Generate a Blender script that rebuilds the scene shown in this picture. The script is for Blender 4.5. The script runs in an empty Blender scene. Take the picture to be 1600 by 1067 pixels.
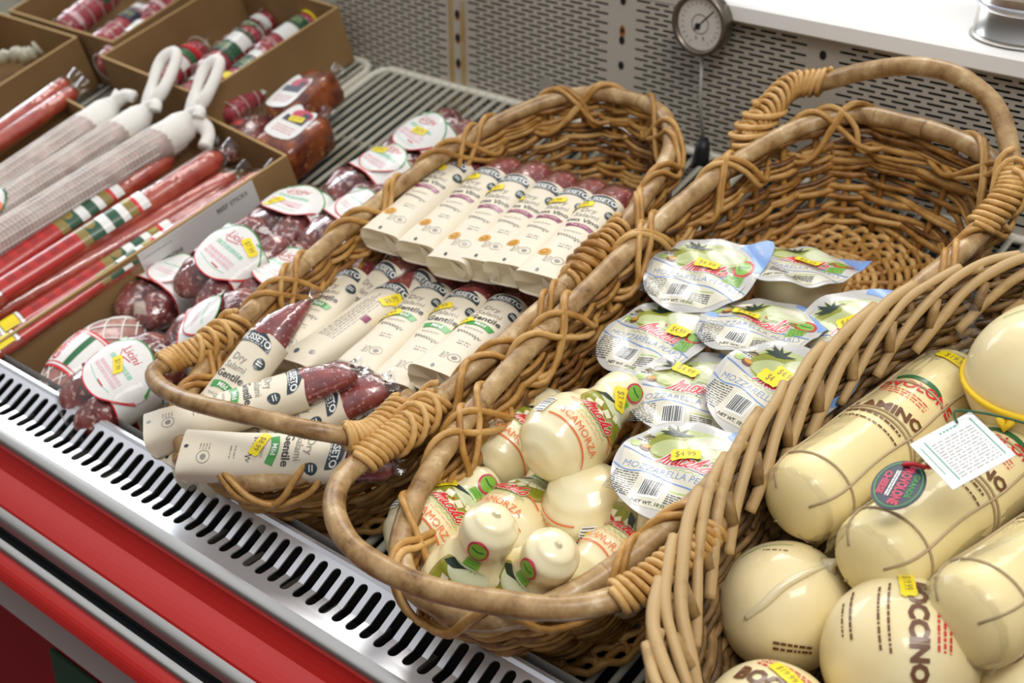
import bpy, bmesh, math, random
from mathutils import Vector, Matrix, noise
from mathutils.geometry import tessellate_polygon
random.seed(7)
C = bpy.context.scene.collection
sc = bpy.context.scene
PI = math.pi

# ------------------------------------------------------------------ camera
F = 2170.0                      # focal length in pixels of a 1600 px wide frame
CAMZ = 1.6
RM = ((0.75653473, 0.30424113, -0.57887178),
      (0.65393919, -0.35781686, 0.6665813),
      (-0.00432863, -0.88283885, -0.46965608))     # camera (x right, y down, z forward) -> world
cam = bpy.data.cameras.new('camera'); camo = bpy.data.objects.new('camera', cam); C.objects.link(camo)
cam.sensor_width = 36; cam.lens = F / 1600 * 36; cam.clip_start = 0.01
R3 = Matrix(RM)
camo.matrix_world = Matrix.Translation((0, 0, CAMZ)) @ Matrix(((R3[0][0], -R3[0][1], -R3[0][2]), (R3[1][0], -R3[1][1], -R3[1][2]), (R3[2][0], -R3[2][1], -R3[2][2]))).to_4x4()
cam.dof.use_dof = True; cam.dof.focus_distance = 1.17; cam.dof.aperture_fstop = 6.3
sc.camera = camo

# ------------------------------------------------------------------ light
w = bpy.data.worlds.new('shop_daylight'); sc.world = w; w.use_nodes = True
wn = w.node_tree.nodes; wl = w.node_tree.links
bg = wn['Background']; bg.inputs[1].default_value = 0.50
tc = wn.new('ShaderNodeTexCoord'); sx = wn.new('ShaderNodeSeparateXYZ'); rp = wn.new('ShaderNodeValToRGB')
wl.new(tc.outputs['Generated'], sx.inputs[0]); wl.new(sx.outputs['Z'], rp.inputs[0]); wl.new(rp.outputs[0], bg.inputs[0])
rp.color_ramp.elements[0].position = 0.05; rp.color_ramp.elements[0].color = (0.26, 0.23, 0.20, 1)
rp.color_ramp.elements[1].position = 0.72; rp.color_ramp.elements[1].color = (1.6, 1.62, 1.66, 1)
def area(name, loc, target, sx_, sy_, power, col):
    l = bpy.data.lights.new(name, 'AREA'); l.shape = 'RECTANGLE'; l.size = sx_; l.size_y = sy_; l.energy = power; l.color = col
    o = bpy.data.objects.new(name, l); C.objects.link(o); o.location = loc
    o.rotation_euler = (Vector(target) - Vector(loc)).to_track_quat('-Z', 'Y').to_euler()
area('ceiling_light', (-1.6, 2.4, 3.3), (-0.9, 0.9, 0.9), 2.2, 0.7, 50, (1.0, 0.97, 0.93))
area('ceiling_light', (0.5, 0.2, 3.3), (-0.6, 0.9, 0.9), 1.6, 0.6, 40, (1.0, 0.96, 0.91))
area('shop_window', (-4.3, 1.7, 2.35), (-1.2, 0.6, 0.85), 1.9, 1.6, 60, (0.86, 0.93, 1.0))
sc.view_settings.view_transform = 'Standard'; sc.view_settings.look = 'None'
sc.view_settings.gamma = 1; sc.view_settings.use_curve_mapping = False
sc.view_settings.exposure = -0.20

# ------------------------------------------------------------------ deck frame: u along the case, v up the sloping deck, h off the deck
TH = math.radians(17); ct, st = math.cos(TH), math.sin(TH); DD = 0.95
def DK(u, v, h=0.0): return Vector((u, v * ct + (DD - h) * st, v * st - (DD - h) * ct + CAMZ))
def DV(u, v, h=0.0): return Vector((u, v * ct - h * st, v * st + h * ct))
def AT(px, py, h):
    """deck coordinates of the spot at height h over the deck that the photo shows at px, py"""
    r = R3 @ Vector((px - 800, py - 533.5, F))
    rn = -r.y * st + r.z * ct
    t = -(DD - h) / rn
    return Vector((r.x * t, (r.y * ct + r.z * st) * t, h))
def DM(P): return Matrix.Translation(DK(*P)) @ Matrix.Rotation(TH, 4, 'X')      # frame on the deck at P
def frame(P1, P2, roll=0, lean=0):
    """local y runs from P1 to P2, z is the deck normal turned by roll round y"""
    y = (P2 - P1).normalized(); n = Vector((0, 0, 1)); x = y.cross(n).normalized(); z = x.cross(y)
    M = Matrix((x, y, z)).transposed().to_4x4()
    return DM(P1) @ M @ Matrix.Rotation(math.radians(roll), 4, 'Y')
def fit(p1, h1, p2, h2, L):
    """both ends from their pixels, the second height nudged so that the length is L"""
    P1 = AT(*p1, h1); best = None
    for k in range(-60, 61):
        h = h2 + k * 0.001; P2 = AT(*p2, h); e = abs((P2 - P1).length - L) + abs(k) * 0.0004
        if best is None or e < best[0]: best = (e, P2)
    return P1, best[1]

# ------------------------------------------------------------------ materials
MATS = {}
def nd(nt, t, **kw):
    n = nt.nodes.new(t)
    for k, v in kw.items(): setattr(n, k, v)
    return n
def mat(name, col, rough=0.5, metal=0.0, coat=0.0, sss=0.0, bump=None, noise_=None, spec=0.5, aniso=None):
    """bump=(scale, strength, distance); noise_=(scale, colour2, low, high)"""
    if name in MATS: return MATS[name]
    m = bpy.data.materials.new(name); m.use_nodes = True; nt = m.node_tree; b = nt.nodes['Principled BSDF']
    b.inputs['Base Color'].default_value = (*col, 1); b.inputs['Roughness'].default_value = rough; b.inputs['Metallic'].default_value = metal
    b.inputs['Coat Weight'].default_value = coat; b.inputs['Coat Roughness'].default_value = 0.06
    b.inputs['Specular IOR Level'].default_value = spec
    if sss:
        b.inputs['Subsurface Weight'].default_value = sss; b.inputs['Subsurface Radius'].default_value = (0.012, 0.008, 0.004); b.inputs['Subsurface Scale'].default_value = 1
    if bump or noise_: tcn = nd(nt, 'ShaderNodeTexCoord')
    if noise_:
        n = nd(nt, 'ShaderNodeTexNoise'); n.inputs['Scale'].default_value = noise_[0]; n.inputs['Detail'].default_value = 5
        nt.links.new(tcn.outputs['Object'], n.inputs['Vector'])
        r = nd(nt, 'ShaderNodeValToRGB'); r.color_ramp.elements[0].color = (*col, 1); r.color_ramp.elements[1].color = (*noise_[1], 1)
        r.color_ramp.elements[0].position = noise_[2]; r.color_ramp.elements[1].position = noise_[3]
        nt.links.new(n.outputs[0], r.inputs[0]); nt.links.new(r.outputs[0], b.inputs['Base Color'])
    if bump:
        n = nd(nt, 'ShaderNodeTexNoise'); n.inputs['Scale'].default_value = bump[0]; n.inputs['Detail'].default_value = 3
        nt.links.new(tcn.outputs['Object'], n.inputs['Vector'])
        bp = nd(nt, 'ShaderNodeBump'); bp.inputs['Strength'].default_value = bump[1]; bp.inputs['Distance'].default_value = bump[2]
        nt.links.new(n.outputs[0], bp.inputs['Height']); nt.links.new(bp.outputs[0], b.inputs['Normal'])
        if coat: nt.links.new(bp.outputs[0], b.inputs['Coat Normal'])
    MATS[name] = m; return m
def hexc(s):
    v = [int(s[i:i + 2], 16) / 255 for i in (0, 2, 4)]
    return tuple(c / 12.92 if c < 0.04045 else ((c + 0.055) / 1.055) ** 2.4 for c in v)
def ink(name, s, rough=0.35, coat=0.3): return mat('ink_' + name, hexc(s), rough, coat=coat)

def wood(name, stops, rough, scale, k=0.55, off=0.0):
    m = bpy.data.materials.new(name); m.use_nodes = True; nt = m.node_tree; b = nt.nodes['Principled BSDF']
    a = nd(nt, 'ShaderNodeAttribute', attribute_name='tone'); tcn = nd(nt, 'ShaderNodeTexCoord')
    n = nd(nt, 'ShaderNodeTexNoise'); n.inputs['Scale'].default_value = scale; n.inputs['Detail'].default_value = 6; n.inputs['Roughness'].default_value = 0.65
    nt.links.new(tcn.outputs['Object'], n.inputs['Vector'])
    mx = nd(nt, 'ShaderNodeMath', operation='MULTIPLY_ADD'); mx.inputs[1].default_value = k; nt.links.new(n.outputs[0], mx.inputs[0])
    m2 = nd(nt, 'ShaderNodeMath', operation='MULTIPLY_ADD'); m2.inputs[1].default_value = 0.62; m2.inputs[2].default_value = off; nt.links.new(a.outputs['Fac'], m2.inputs[0]); nt.links.new(m2.outputs[0], mx.inputs[2])
    r = nd(nt, 'ShaderNodeValToRGB'); cr = r.color_ramp
    cr.elements[0].position = 0.18; cr.elements[0].color = (*hexc(stops[0]), 1); cr.elements[1].position = 0.85; cr.elements[1].color = (*hexc(stops[-1]), 1)
    for i, s in enumerate(stops[1:-1]):
        e = cr.elements.new(0.18 + 0.67 * (i + 1) / (len(stops) - 1)); e.color = (*hexc(s), 1)
    nt.links.new(mx.outputs[0], r.inputs[0]); nt.links.new(r.outputs[0], b.inputs['Base Color'])
    b.inputs['Roughness'].default_value = rough
    bp = nd(nt, 'ShaderNodeBump'); bp.inputs['Strength'].default_value = 0.35; bp.inputs['Distance'].default_value = 0.0008
    nt.links.new(n.outputs[0], bp.inputs['Height']); nt.links.new(bp.outputs[0], b.inputs['Normal'])
    MATS[name] = m; return m
def film(name, tint=(1, 1, 1), gloss=0.05, bumpscale=60, strength=0.35):
    m = bpy.data.materials.new(name); m.use_nodes = True; nt = m.node_tree; nt.nodes.clear()
    o = nd(nt, 'ShaderNodeOutputMaterial'); mx = nd(nt, 'ShaderNodeMixShader'); t = nd(nt, 'ShaderNodeBsdfTransparent'); g = nd(nt, 'ShaderNodeBsdfGlossy')
    t.inputs[0].default_value = (*tint, 1); g.inputs['Roughness'].default_value = 0.08
    tcn = nd(nt, 'ShaderNodeTexCoord'); n = nd(nt, 'ShaderNodeTexNoise'); n.inputs['Scale'].default_value = bumpscale; n.inputs['Detail'].default_value = 2
    nt.links.new(tcn.outputs['Object'], n.inputs['Vector'])
    bp = nd(nt, 'ShaderNodeBump'); bp.inputs['Strength'].default_value = strength; bp.inputs['Distance'].default_value = 0.003
    nt.links.new(n.outputs[0], bp.inputs['Height']); nt.links.new(bp.outputs[0], g.inputs['Normal'])
    fr = nd(nt, 'ShaderNodeLayerWeight'); fr.inputs[0].default_value = 0.12
    ad = nd(nt, 'ShaderNodeMath', operation='MULTIPLY_ADD'); ad.inputs[1].default_value = 0.35; ad.inputs[2].default_value = gloss; nt.links.new(fr.outputs['Fresnel'], ad.inputs[0])
    nt.links.new(ad.outputs[0], mx.inputs[0]); nt.links.new(t.outputs[0], mx.inputs[1]); nt.links.new(g.outputs[0], mx.inputs[2]); nt.links.new(mx.outputs[0], o.inputs[0])
    MATS[name] = m; return m
def meat(name, dark, light, fat, speck=0.62, rough=0.3, coat=0.6, scale=240):
    m = bpy.data.materials.new(name); m.use_nodes = True; nt = m.node_tree; b = nt.nodes['Principled BSDF']
    tcn = nd(nt, 'ShaderNodeTexCoord')
    n = nd(nt, 'ShaderNodeTexNoise'); n.inputs['Scale'].default_value = scale; n.inputs['Detail'].default_value = 3
    n2 = nd(nt, 'ShaderNodeTexNoise'); n2.inputs['Scale'].default_value = 45; n2.inputs['Detail'].default_value = 4
    for q in (n, n2): nt.links.new(tcn.outputs['Object'], q.inputs['Vector'])
    r = nd(nt, 'ShaderNodeValToRGB'); r.color_ramp.elements[0].color = (*hexc(dark), 1); r.color_ramp.elements[1].color = (*hexc(light), 1)
    r.color_ramp.elements[0].position = 0.35; r.color_ramp.elements[1].position = 0.68
    r2 = nd(nt, 'ShaderNodeValToRGB'); r2.color_ramp.elements[0].color = (0, 0, 0, 1); r2.color_ramp.elements[0].position = speck; r2.color_ramp.elements[1].position = speck + 0.08
    nt.links.new(n2.outputs[0], r.inputs[0]); nt.links.new(n.outputs[0], r2.inputs[0])
    mx = nd(nt, 'ShaderNodeMixRGB'); nt.links.new(r2.outputs[0], mx.inputs[0]); nt.links.new(r.outputs[0], mx.inputs[1]); mx.inputs[2].default_value = (*hexc(fat), 1)
    nt.links.new(mx.outputs[0], b.inputs['Base Color']); b.inputs['Roughness'].default_value = rough
    b.inputs['Coat Weight'].default_value = coat; b.inputs['Coat Roughness'].default_value = 0.12
    bp = nd(nt, 'ShaderNodeBump'); bp.inputs['Strength'].default_value = 0.5; bp.inputs['Distance'].default_value = 0.0025
    nt.links.new(n2.outputs[0], bp.inputs['Height']); nt.links.new(bp.outputs[0], b.inputs['Normal']); nt.links.new(bp.outputs[0], b.inputs['Coat Normal'])
    MATS[name] = m; return m

WICK = wood('willow_rods', ['38200c', '744a1c', 'a07132', 'bb8c48', 'd2a868'], 0.42, 45, 0.9, -0.18)
CANE = wood('rattan_cane', ['4c331c', '8a683f', 'a88659', 'b99a6c', 'd8c29a'], 0.34, 42, 1.5, -0.50)
DARKW = wood('grey_brown_willow', ['382610', '604624', '83643a', '9f7f4e', 'be9e6c'], 0.5, 45, 0.9, -0.18)
SALAMI = meat('salami_meat', '702a2e', 'a4524f', 'd2a098', 0.58)
LINK = meat('sausage_meat', '5c2226', '9a4a44', 'c89e90', 0.56, 0.30, 0.6, 170)
STICK = meat('pepperoni_meat', 'a03428', 'c05a40', 'd08468', 0.68, 0.25, 0.7, 120)
HAM = meat('smoked_ham', '561a0c', 'a2521f', 'c88a48', 0.62, 0.25, 0.8, 60)
PALE = meat('floured_salami', 'b09c96', 'c9bab2', 'd0b2aa', 0.60, 0.6, 0.15, 90)
PINK = meat('pink_salami', '8f2a33', 'b8505a', 'd49aa0', 0.62, 0.25, 0.8, 100)
FILM = film('clear_film'); FILM2 = film('crinkled_film', (0.97, 0.97, 0.97), 0.07, 80, 0.6)
PAPER = mat('cream_card', hexc('e3d9c3'), 0.55, bump=(25, 0.15, 0.002))
PAPERIN = mat('card_flap', hexc('dfd3b8'), 0.6)
LIDF = film('lid_film', (1, 1, 1), 0.012, 70, 0.5)
LOGF = film('log_film', (1, 1, 1), 0.02, 45, 0.35)
WHITEP = mat('white_paper', hexc('e8e6e2'), 0.5, coat=0.3, bump=(35, 0.35, 0.003))
YEL = mat('yellow_sticker', hexc('f2dc22'), 0.45)
CHEESE = mat('scamorza_cheese', hexc('f7edc6'), 0.3, coat=0.7, sss=0.25, bump=(30, 0.25, 0.003), noise_=(18, hexc('f0dda2'), 0.42, 0.75))
PROV = mat('provolone_cheese', hexc('f0dfa6'), 0.50, coat=0.12, sss=0.3, bump=(24, 0.15, 0.003), noise_=(14, hexc('e8d89e'), 0.45, 0.8))
BOCC = mat('pale_provolone', hexc('f2e3b4'), 0.4, coat=0.5, sss=0.2, bump=(20, 0.45, 0.004), noise_=(12, hexc('e6cf90'), 0.4, 0.8))
CARD = mat('cardboard', hexc('856640'), 0.8, noise_=(9, hexc('98784c'), 0.3, 0.7), bump=(80, 0.2, 0.0006))
CARDE = mat('cardboard_edge', hexc('b4935f'), 0.85)
STEEL = mat('brushed_aluminium', hexc('eceef4'), 0.27, 0.72, bump=(6, 0.05, 0.002))
CHROME = mat('chrome_trim', hexc('d6d4d0'), 0.24, 1.0)
RED = mat('red_enamel', hexc('cc2620'), 0.22, coat=0.6, bump=(5, 0.12, 0.004))
REDD = mat('dark_red_panel', hexc('8a161c'), 0.5)
BLACK = mat('plain_black', hexc('15171a'), 0.5)
GREYM = mat('grey_enamel', hexc('a9a59f'), 0.45, 0.1)
PANEL = mat('white_enamel', hexc('bfb8ac'), 0.45, noise_=(5, hexc('ada493'), 0.4, 0.8))
RACKW = mat('cream_wire_enamel', hexc('ddd9c8'), 0.4, noise_=(12, hexc('a69468'), 0.55, 0.85))
DARKG = mat('dark_green_recess', hexc('1b2b28'), 0.7)
GREEN = mat('green_panel', hexc('17523a'), 0.5)
NET = mat('white_netting', hexc('eeebe4'), 0.75, bump=(220, 0.8, 0.001))
ROPE = mat('jute_twine', hexc('b5a07c'), 0.8, bump=(300, 0.8, 0.001))
YROPE = mat('yellow_rope', hexc('f0c91e'), 0.6, bump=(300, 0.8, 0.001))
INK = {k: ink(k, v) for k, v in dict(teal='2c3d44', grey='8d8a82', dark='3a3a3a', green='3f9a45', purple='8a3560', orange='d99a2c', white='eeeeea', red='d3202c',
        blue='6a90cc', lblue='7fa6e0', olive='8f9428', pale='bcc68a', pale2='d3d9b4', leaf='22352a', lime='7fb43c', pink='e3bcc0', mint='9accb0', gold='8f7a3a', brown='6b4326', lidb='c6c5c0', cream='dcd7c3',
        orn='e8733c', lime2='a9c26a', cube='ece6c8', navy='2b2f45', olive2='a8994a', tan='a98f6a', leafd='6f7a2c', rust='a8641e', gdark='29543a', ring='c63a55', dkgreen='2a6a3e', cyan='4aa78c').items()}

# ------------------------------------------------------------------ mesh building
class MB:
    def __init__(s): s.v = []; s.f = []; s.m = []; s.t = []; s.sm = []; s.ms = []
    def mi(s, m):
        if m not in s.ms: s.ms.append(m)
        return s.ms.index(m)
    def add(s, vs, fs, m, tone=0.5, smooth=True):
        b = len(s.v); i = s.mi(m); s.v.extend([tuple(v) for v in vs])
        for f in fs: s.f.append(tuple(b + k for k in f)); s.m.append(i); s.t.append(tone); s.sm.append(smooth)
    def build(s, name, parent=None, M=None):
        me = bpy.data.meshes.new(name); me.from_pydata(s.v, [], s.f)
        for m in s.ms: me.materials.append(m)
        me.polygons.foreach_set('material_index', s.m); me.polygons.foreach_set('use_smooth', s.sm)
        a = me.attributes.new('tone', 'FLOAT', 'FACE'); a.data.foreach_set('value', s.t)
        me.update(); o = bpy.data.objects.new(name, me); C.objects.link(o)
        if parent: o.parent = parent
        if M is not None: o.matrix_local = M
        return o
    def tube(s, pts, r, m, n=7, tone=0.5, closed=False, cap=True, wob=0.0):
        pts = [Vector(p) for p in pts]; k = len(pts)
        if k < 2: return
        T = []
        for i in range(k):
            a = pts[(i - 1) % k] if closed or i > 0 else pts[i]; b = pts[(i + 1) % k] if closed or i < k - 1 else pts[i]
            d = b - a; T.append(d.normalized() if d.length > 1e-9 else Vector((0, 0, 1)))
        ref = Vector((0, 0, 1)) if abs(T[0].z) < 0.9 else Vector((1, 0, 0))
        N = (ref - T[0] * ref.dot(T[0])).normalized(); vs = []
        for i in range(k):
            N = N - T[i] * N.dot(T[i]); N = N.normalized() if N.length > 1e-6 else T[i].orthogonal().normalized(); B = T[i].cross(N)
            rr = r[i] if isinstance(r, (list, tuple)) else r
            if wob: rr *= 1 + wob * noise.noise(pts[i] * 40)
            for j in range(n):
                a = 2 * PI * j / n; vs.append(pts[i] + N * (math.cos(a) * rr) + B * (math.sin(a) * rr))
        fs = []
        for i in range(k if closed else k - 1):
            i2 = (i + 1) % k
            for j in range(n): fs.append((i * n + j, i * n + (j + 1) % n, i2 * n + (j + 1) % n, i2 * n + j))
        if cap and not closed: fs.append(tuple(range(n - 1, -1, -1))); fs.append(tuple((k - 1) * n + j for j in range(n)))
        s.add(vs, fs, m, tone)
    def box(s, x0, x1, y0, y1, z0, z1, m, smooth=False):
        vs = [(x, y, z) for z in (z0, z1) for y in (y0, y1) for x in (x0, x1)]
        s.add(vs, [(0, 2, 3, 1), (4, 5, 7, 6), (0, 1, 5, 4), (2, 6, 7, 3), (0, 4, 6, 2), (1, 3, 7, 5)], m, smooth=smooth)
    def loft(s, rings, m, cap=(True, True), smooth=True, capm=None, closed=True):
        n = len(rings[0]); vs = [p for r in rings for p in r]; fs = []
        for i in range(len(rings) - 1):
            for j in range(n if closed else n - 1): fs.append((i * n + j, i * n + (j + 1) % n, (i + 1) * n + (j + 1) % n, (i + 1) * n + j))
        s.add(vs, fs, m, smooth=smooth)
        if cap[0]: s.add(rings[0], [tuple(range(n - 1, -1, -1))], capm or m, smooth=False)
        if cap[1]: s.add(rings[-1], [tuple(range(n))], capm or m, smooth=False)
def cr(pts, sub=6, closed=False):
    """Catmull-Rom through pts"""
    pts = [Vector(p) for p in pts]; n = len(pts); out = []
    for i in range(n if closed else n - 1):
        g = (lambda k: pts[k % n]) if closed else (lambda k: pts[max(0, min(n - 1, k))])
        p0, p1, p2, p3 = g(i - 1), g(i), g(i + 1), g(i + 2)
        for j in range(sub):
            t = j / sub; out.append(0.5 * ((2 * p1) + (p2 - p0) * t + (2 * p0 - 5 * p1 + 4 * p2 - p3) * t * t + (3 * p1 - p0 - 3 * p2 + p3) * t ** 3))
    if not closed: out.append(pts[-1])
    return out

# text as geometry
TXT = {}
def glyphs(s, bold=0.0):
    k = (s, bold)
    if k not in TXT:
        cu = bpy.data.curves.new('t', 'FONT'); cu.body = s; cu.size = 1; cu.align_x = 'CENTER'; cu.align_y = 'CENTER'; cu.resolution_u = 2; cu.offset = bold
        o = bpy.data.objects.new('t', cu); C.objects.link(o)
        me = o.evaluated_get(bpy.context.evaluated_depsgraph_get()).to_mesh(); me.calc_loop_triangles()
        TXT[k] = ([(v.co.x, v.co.y) for v in me.vertices], [tuple(t.vertices) for t in me.loop_triangles])
        C.objects.unlink(o); bpy.data.objects.remove(o); bpy.data.curves.remove(cu)
    return TXT[k]
SCRIPT = {  # handwriting strokes for a red script wordmark, x advance last
    'M': ([[(-.1, 0), (.12, .35), (.3, .85), (.42, 1), (.42, .8), (.3, 0)], [(.32, .2), (.5, .62), (.62, .66), (.6, .5), (.55, 0)], [(.58, .2), (.75, .6), (.86, .62), (.84, .45), (.8, .08), (.9, 0), (1., .12)]], 0.98),
    'i': ([[(0, .1), (.1, .55), (.08, .15), (.16, 0), (.28, .12)]], 0.24), 'c': ([[(.34, .45), (.24, .58), (.08, .4), (.06, .12), (.2, 0), (.38, .14)]], 0.36),
    'e': ([[(0, .12), (.26, .4), (.22, .58), (.1, .5), (.05, .2), (.18, 0), (.38, .14)]], 0.36), 'l': ([[(0, .12), (.24, .7), (.3, 1.05), (.2, 1.05), (.1, .4), (.14, .02), (.28, .12)]], 0.26),
    'I': ([[(0, .1), (.1, .55), (.08, .15), (.16, 0), (.28, .12)], [(.12, .72), (.16, .8)]], 0.26), "'": ([[(.04, .95), (.02, .72)]], 0.1), 's': ([[(0, .1), (.22, .6), (.32, .3), (.2, 0), (.02, .1)]], 0.4)}
class Pr:
    """prints flat artwork onto a surface: fn(x, y, off) -> 3D"""
    def __init__(s, mb, fn, base=0.0003, step=0.00012, maxlen=0.004, T=None): s.mb = mb; s.fn = fn; s.b = base; s.st = step; s.ml = maxlen; s.T = T
    def tris(s, vs, ts, m, layer):
        if s.T: vs = [s.T(*v) for v in vs]
        off = s.b + s.st * layer; out = []; stack = [tuple(vs[i] for i in t) for t in ts]; ml = s.ml ** 2
        while stack:
            t = stack.pop(); d = [(t[i][0] - t[(i + 1) % 3][0]) ** 2 + (t[i][1] - t[(i + 1) % 3][1]) ** 2 for i in range(3)]; k = d.index(max(d))
            if d[k] > ml:
                a, b, c = t[k], t[(k + 1) % 3], t[(k + 2) % 3]; mid = ((a[0] + b[0]) / 2, (a[1] + b[1]) / 2)
                stack.append((a, mid, c)); stack.append((mid, b, c))
            else: out.append(t)
        idx = {}; V = []; Fs = []
        for t in out:
            # keep every triangle facing the viewer
            if (t[1][0] - t[0][0]) * (t[2][1] - t[0][1]) - (t[1][1] - t[0][1]) * (t[2][0] - t[0][0]) < 0: t = (t[0], t[2], t[1])
            f = []
            for p in t:
                q = (round(p[0], 7), round(p[1], 7))
                if q not in idx: idx[q] = len(V); V.append(s.fn(p[0], p[1], off))
                f.append(idx[q])
            if len(set(f)) == 3: Fs.append(tuple(f))
        s.mb.add(V, Fs, m)
    def poly(s, pts, m, layer=0):
        s.tris(pts, tessellate_polygon([[Vector((p[0], p[1], 0)) for p in pts]]), m, layer)
    def rect(s, cx, cy, w_, h_, m, layer=0, rot=0):
        c, q = math.cos(rot), math.sin(rot)
        s.poly([(cx + c * x - q * y, cy + q * x + c * y) for x, y in ((-w_ / 2, -h_ / 2), (w_ / 2, -h_ / 2), (w_ / 2, h_ / 2), (-w_ / 2, h_ / 2))], m, layer)
    def ell(s, cx, cy, a, b, m, layer=0, rot=0, n=26, a0=0, a1=2 * PI):
        c, q = math.cos(rot), math.sin(rot); k = n if a1 - a0 > 6.28 else n + 1
        P = [(a * math.cos(a0 + (a1 - a0) * i / n), b * math.sin(a0 + (a1 - a0) * i / n)) for i in range(k)]
        s.poly([(cx + c * x - q * y, cy + q * x + c * y) for x, y in P], m, layer)
    def line(s, pts, w_, m, layer=0, closed=False, smooth=True):
        P = cr([(p[0], p[1], 0) for p in pts], 4, closed) if smooth else [Vector((p[0], p[1], 0)) for p in pts]
        n = len(P); L = []
        for i in range(n):
            a = P[(i - 1) % n] if closed or i else P[i]; b = P[(i + 1) % n] if closed or i < n - 1 else P[i]
            d = (b - a); d = d.normalized() if d.length > 0 else Vector((1, 0, 0)); q = Vector((-d.y, d.x, 0)) * (w_ / 2); L.append((P[i] + q, P[i] - q))
        vs = [(p.x, p.y) for l in L for p in l]; ts = []
        for i in range(n if closed else n - 1):
            j = (i + 1) % n; ts += [(2 * i, 2 * i + 1, 2 * j + 1), (2 * i, 2 * j + 1, 2 * j)]
        s.tris(vs, ts, m, layer)
    def text(s, t, cx, cy, size, m, layer=1, rot=0, shear=0, bold=0.0, sx=1.0, arc=0.0):
        vs, ts = glyphs(t, bold); c, q = math.cos(rot), math.sin(rot); out = []
        for x, y in vs:
            x = (x + shear * y) * size * sx; y = y * size
            if arc: y = y - x * x * arc
            out.append((cx + c * x - q * y, cy + q * x + c * y))
        s.tris(out, ts, m, layer)
    def words(s, x0, y0, w_, rows, dy, m, layer=1, hgt=0.5, rnd=None, gap=0.0016):
        r = rnd or random.Random(int(x0 * 1e5) + rows)
        for i in range(rows):
            x = x0
            while x < x0 + w_:
                l = min(r.uniform(0.0015, 0.006), x0 + w_ - x); s.rect(x + l / 2, y0 - i * dy, l, dy * hgt, m, layer); x += l + gap * r.uniform(0.5, 1)
    def script(s, word, cx, cy, size, m, out, layer=2, rot=0.0, wd=0.10, upto=99):
        tot = sum(SCRIPT[c][1] for c in word); x = -tot / 2; cc, q = math.cos(rot), math.sin(rot)
        for n_, c in enumerate(word):
            st_, adv = SCRIPT[c]
            if n_ < upto:
                for k in st_:
                    P = [((x + a + b * 0.35 - .1) * size, (b - .45) * size) for a, b in k]; P = [(cx + cc * a - q * b, cy + q * a + cc * b) for a, b in P]
                    if out: s.line(P, size * (wd + .14), out, layer)
                    s.line(P, size * wd * 1.25, m, layer + 1)
            x += adv
        a, b = (-tot / 2 + 1.15) * size, size * 0.75
        s.ell(cx + cc * a - q * b, cy + q * a + cc * b, size * .1, size * .1, m, layer + 1, n=5)
    def sticker(s, cx, cy, txt, rot=0, w_=0.026, h_=0.0125, layer=6):
        c, q = math.cos(rot), math.sin(rot); P = []
        for x, y in ((-1, -.55), (-.82, -1), (-.4, -.92), (0, -1), (.4, -.92), (.82, -1), (1, -.55), (.93, 0), (1, .55), (.82, 1), (.4, .92), (0, 1), (-.4, .92), (-.82, 1), (-1, .55), (-.93, 0)):
            x *= w_ / 2; y *= h_ / 2; P.append((cx + c * x - q * y, cy + q * x + c * y))
        s.poly(P, YEL, layer); s.text(txt, cx, cy, h_ * 0.72, INK['gold'], layer + 1, rot, sx=0.85)

# ------------------------------------------------------------------ scene objects
def thing(name, label, cat, M, group=None):
    o = bpy.data.objects.new(name, None); C.objects.link(o); o.matrix_world = M; o.empty_display_size = 0.02
    o['label'] = label; o['category'] = cat
    if group: o['group'] = group
    return o
def tag(o, label, cat, group=None):
    o['label'] = label; o['category'] = cat
    if group: o['group'] = group
    return o
def link_copy(src, parent):
    o = src.copy(); C.objects.link(o); o.parent = parent; return o

# ================================================================== the shop around the case
def plane_obj(name, pts, m):
    b = MB(); b.add(pts, [tuple(range(len(pts)))], m, smooth=False); o = b.build(name); o['kind'] = 'structure'; return o
FLOORM = mat('dark_red_floor', hexc('5c1216'), 0.35, noise_=(3, hexc('43090d'), 0.4, 0.7))
plane_obj('floor', [(-5, -4, 0), (4, -4, 0), (4, 5, 0), (-5, 5, 0)], FLOORM)
WALLM = mat('shop_wall_paint', hexc('c9c4b8'), 0.7)
plane_obj('wall_back', [(-5, 5, 0), (4, 5, 0), (4, 5, 2.2), (-5, 5, 2.2)], WALLM)

# ------------------------------------------------------------------ refrigerated display case
case = thing('display_case', 'open refrigerated display case with red bumper, slotted steel rail and perforated back panel', 'display case', Matrix.Translation((-0.8, 0.6, 0)))
CI = Matrix.Translation((0.8, -0.6, 0))
X0, X1 = -2.35, 0.75
def YZ(p, elev, phi):
    """from profile point p go down a face of slope phi until it reaches the sight line of that elevation"""
    a = math.radians(elev); f = math.radians(phi); d = (-math.cos(f), -math.sin(f))
    # p + t d on line z = tan(a) y
    k = math.tan(a); t = (k * p[0] - p[1]) / (d[1] - k * d[0]); return (p[0] + t * d[0], p[1] + t * d[1])
lip = (0.640, 0.640 * math.tan(math.radians(-48.85)))
p_sl0 = YZ(lip, -49.35, 30); p_b = YZ(p_sl0, -50.95, 30); p_sl1 = YZ(p_b, -51.72, 4); p_fl = YZ(p_sl1, -52.35, 2)
def strip(mb, prof, m, x0=X0, x1=X1, smooth=False):
    vs = [(x, y, z + CAMZ) for (y, z) in prof for x in (x0, x1)]
    mb.add(vs, [(2 * i, 2 * i + 2, 2 * i + 3, 2 * i + 1) for i in range(len(prof) - 1)], m, smooth=smooth)
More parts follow.
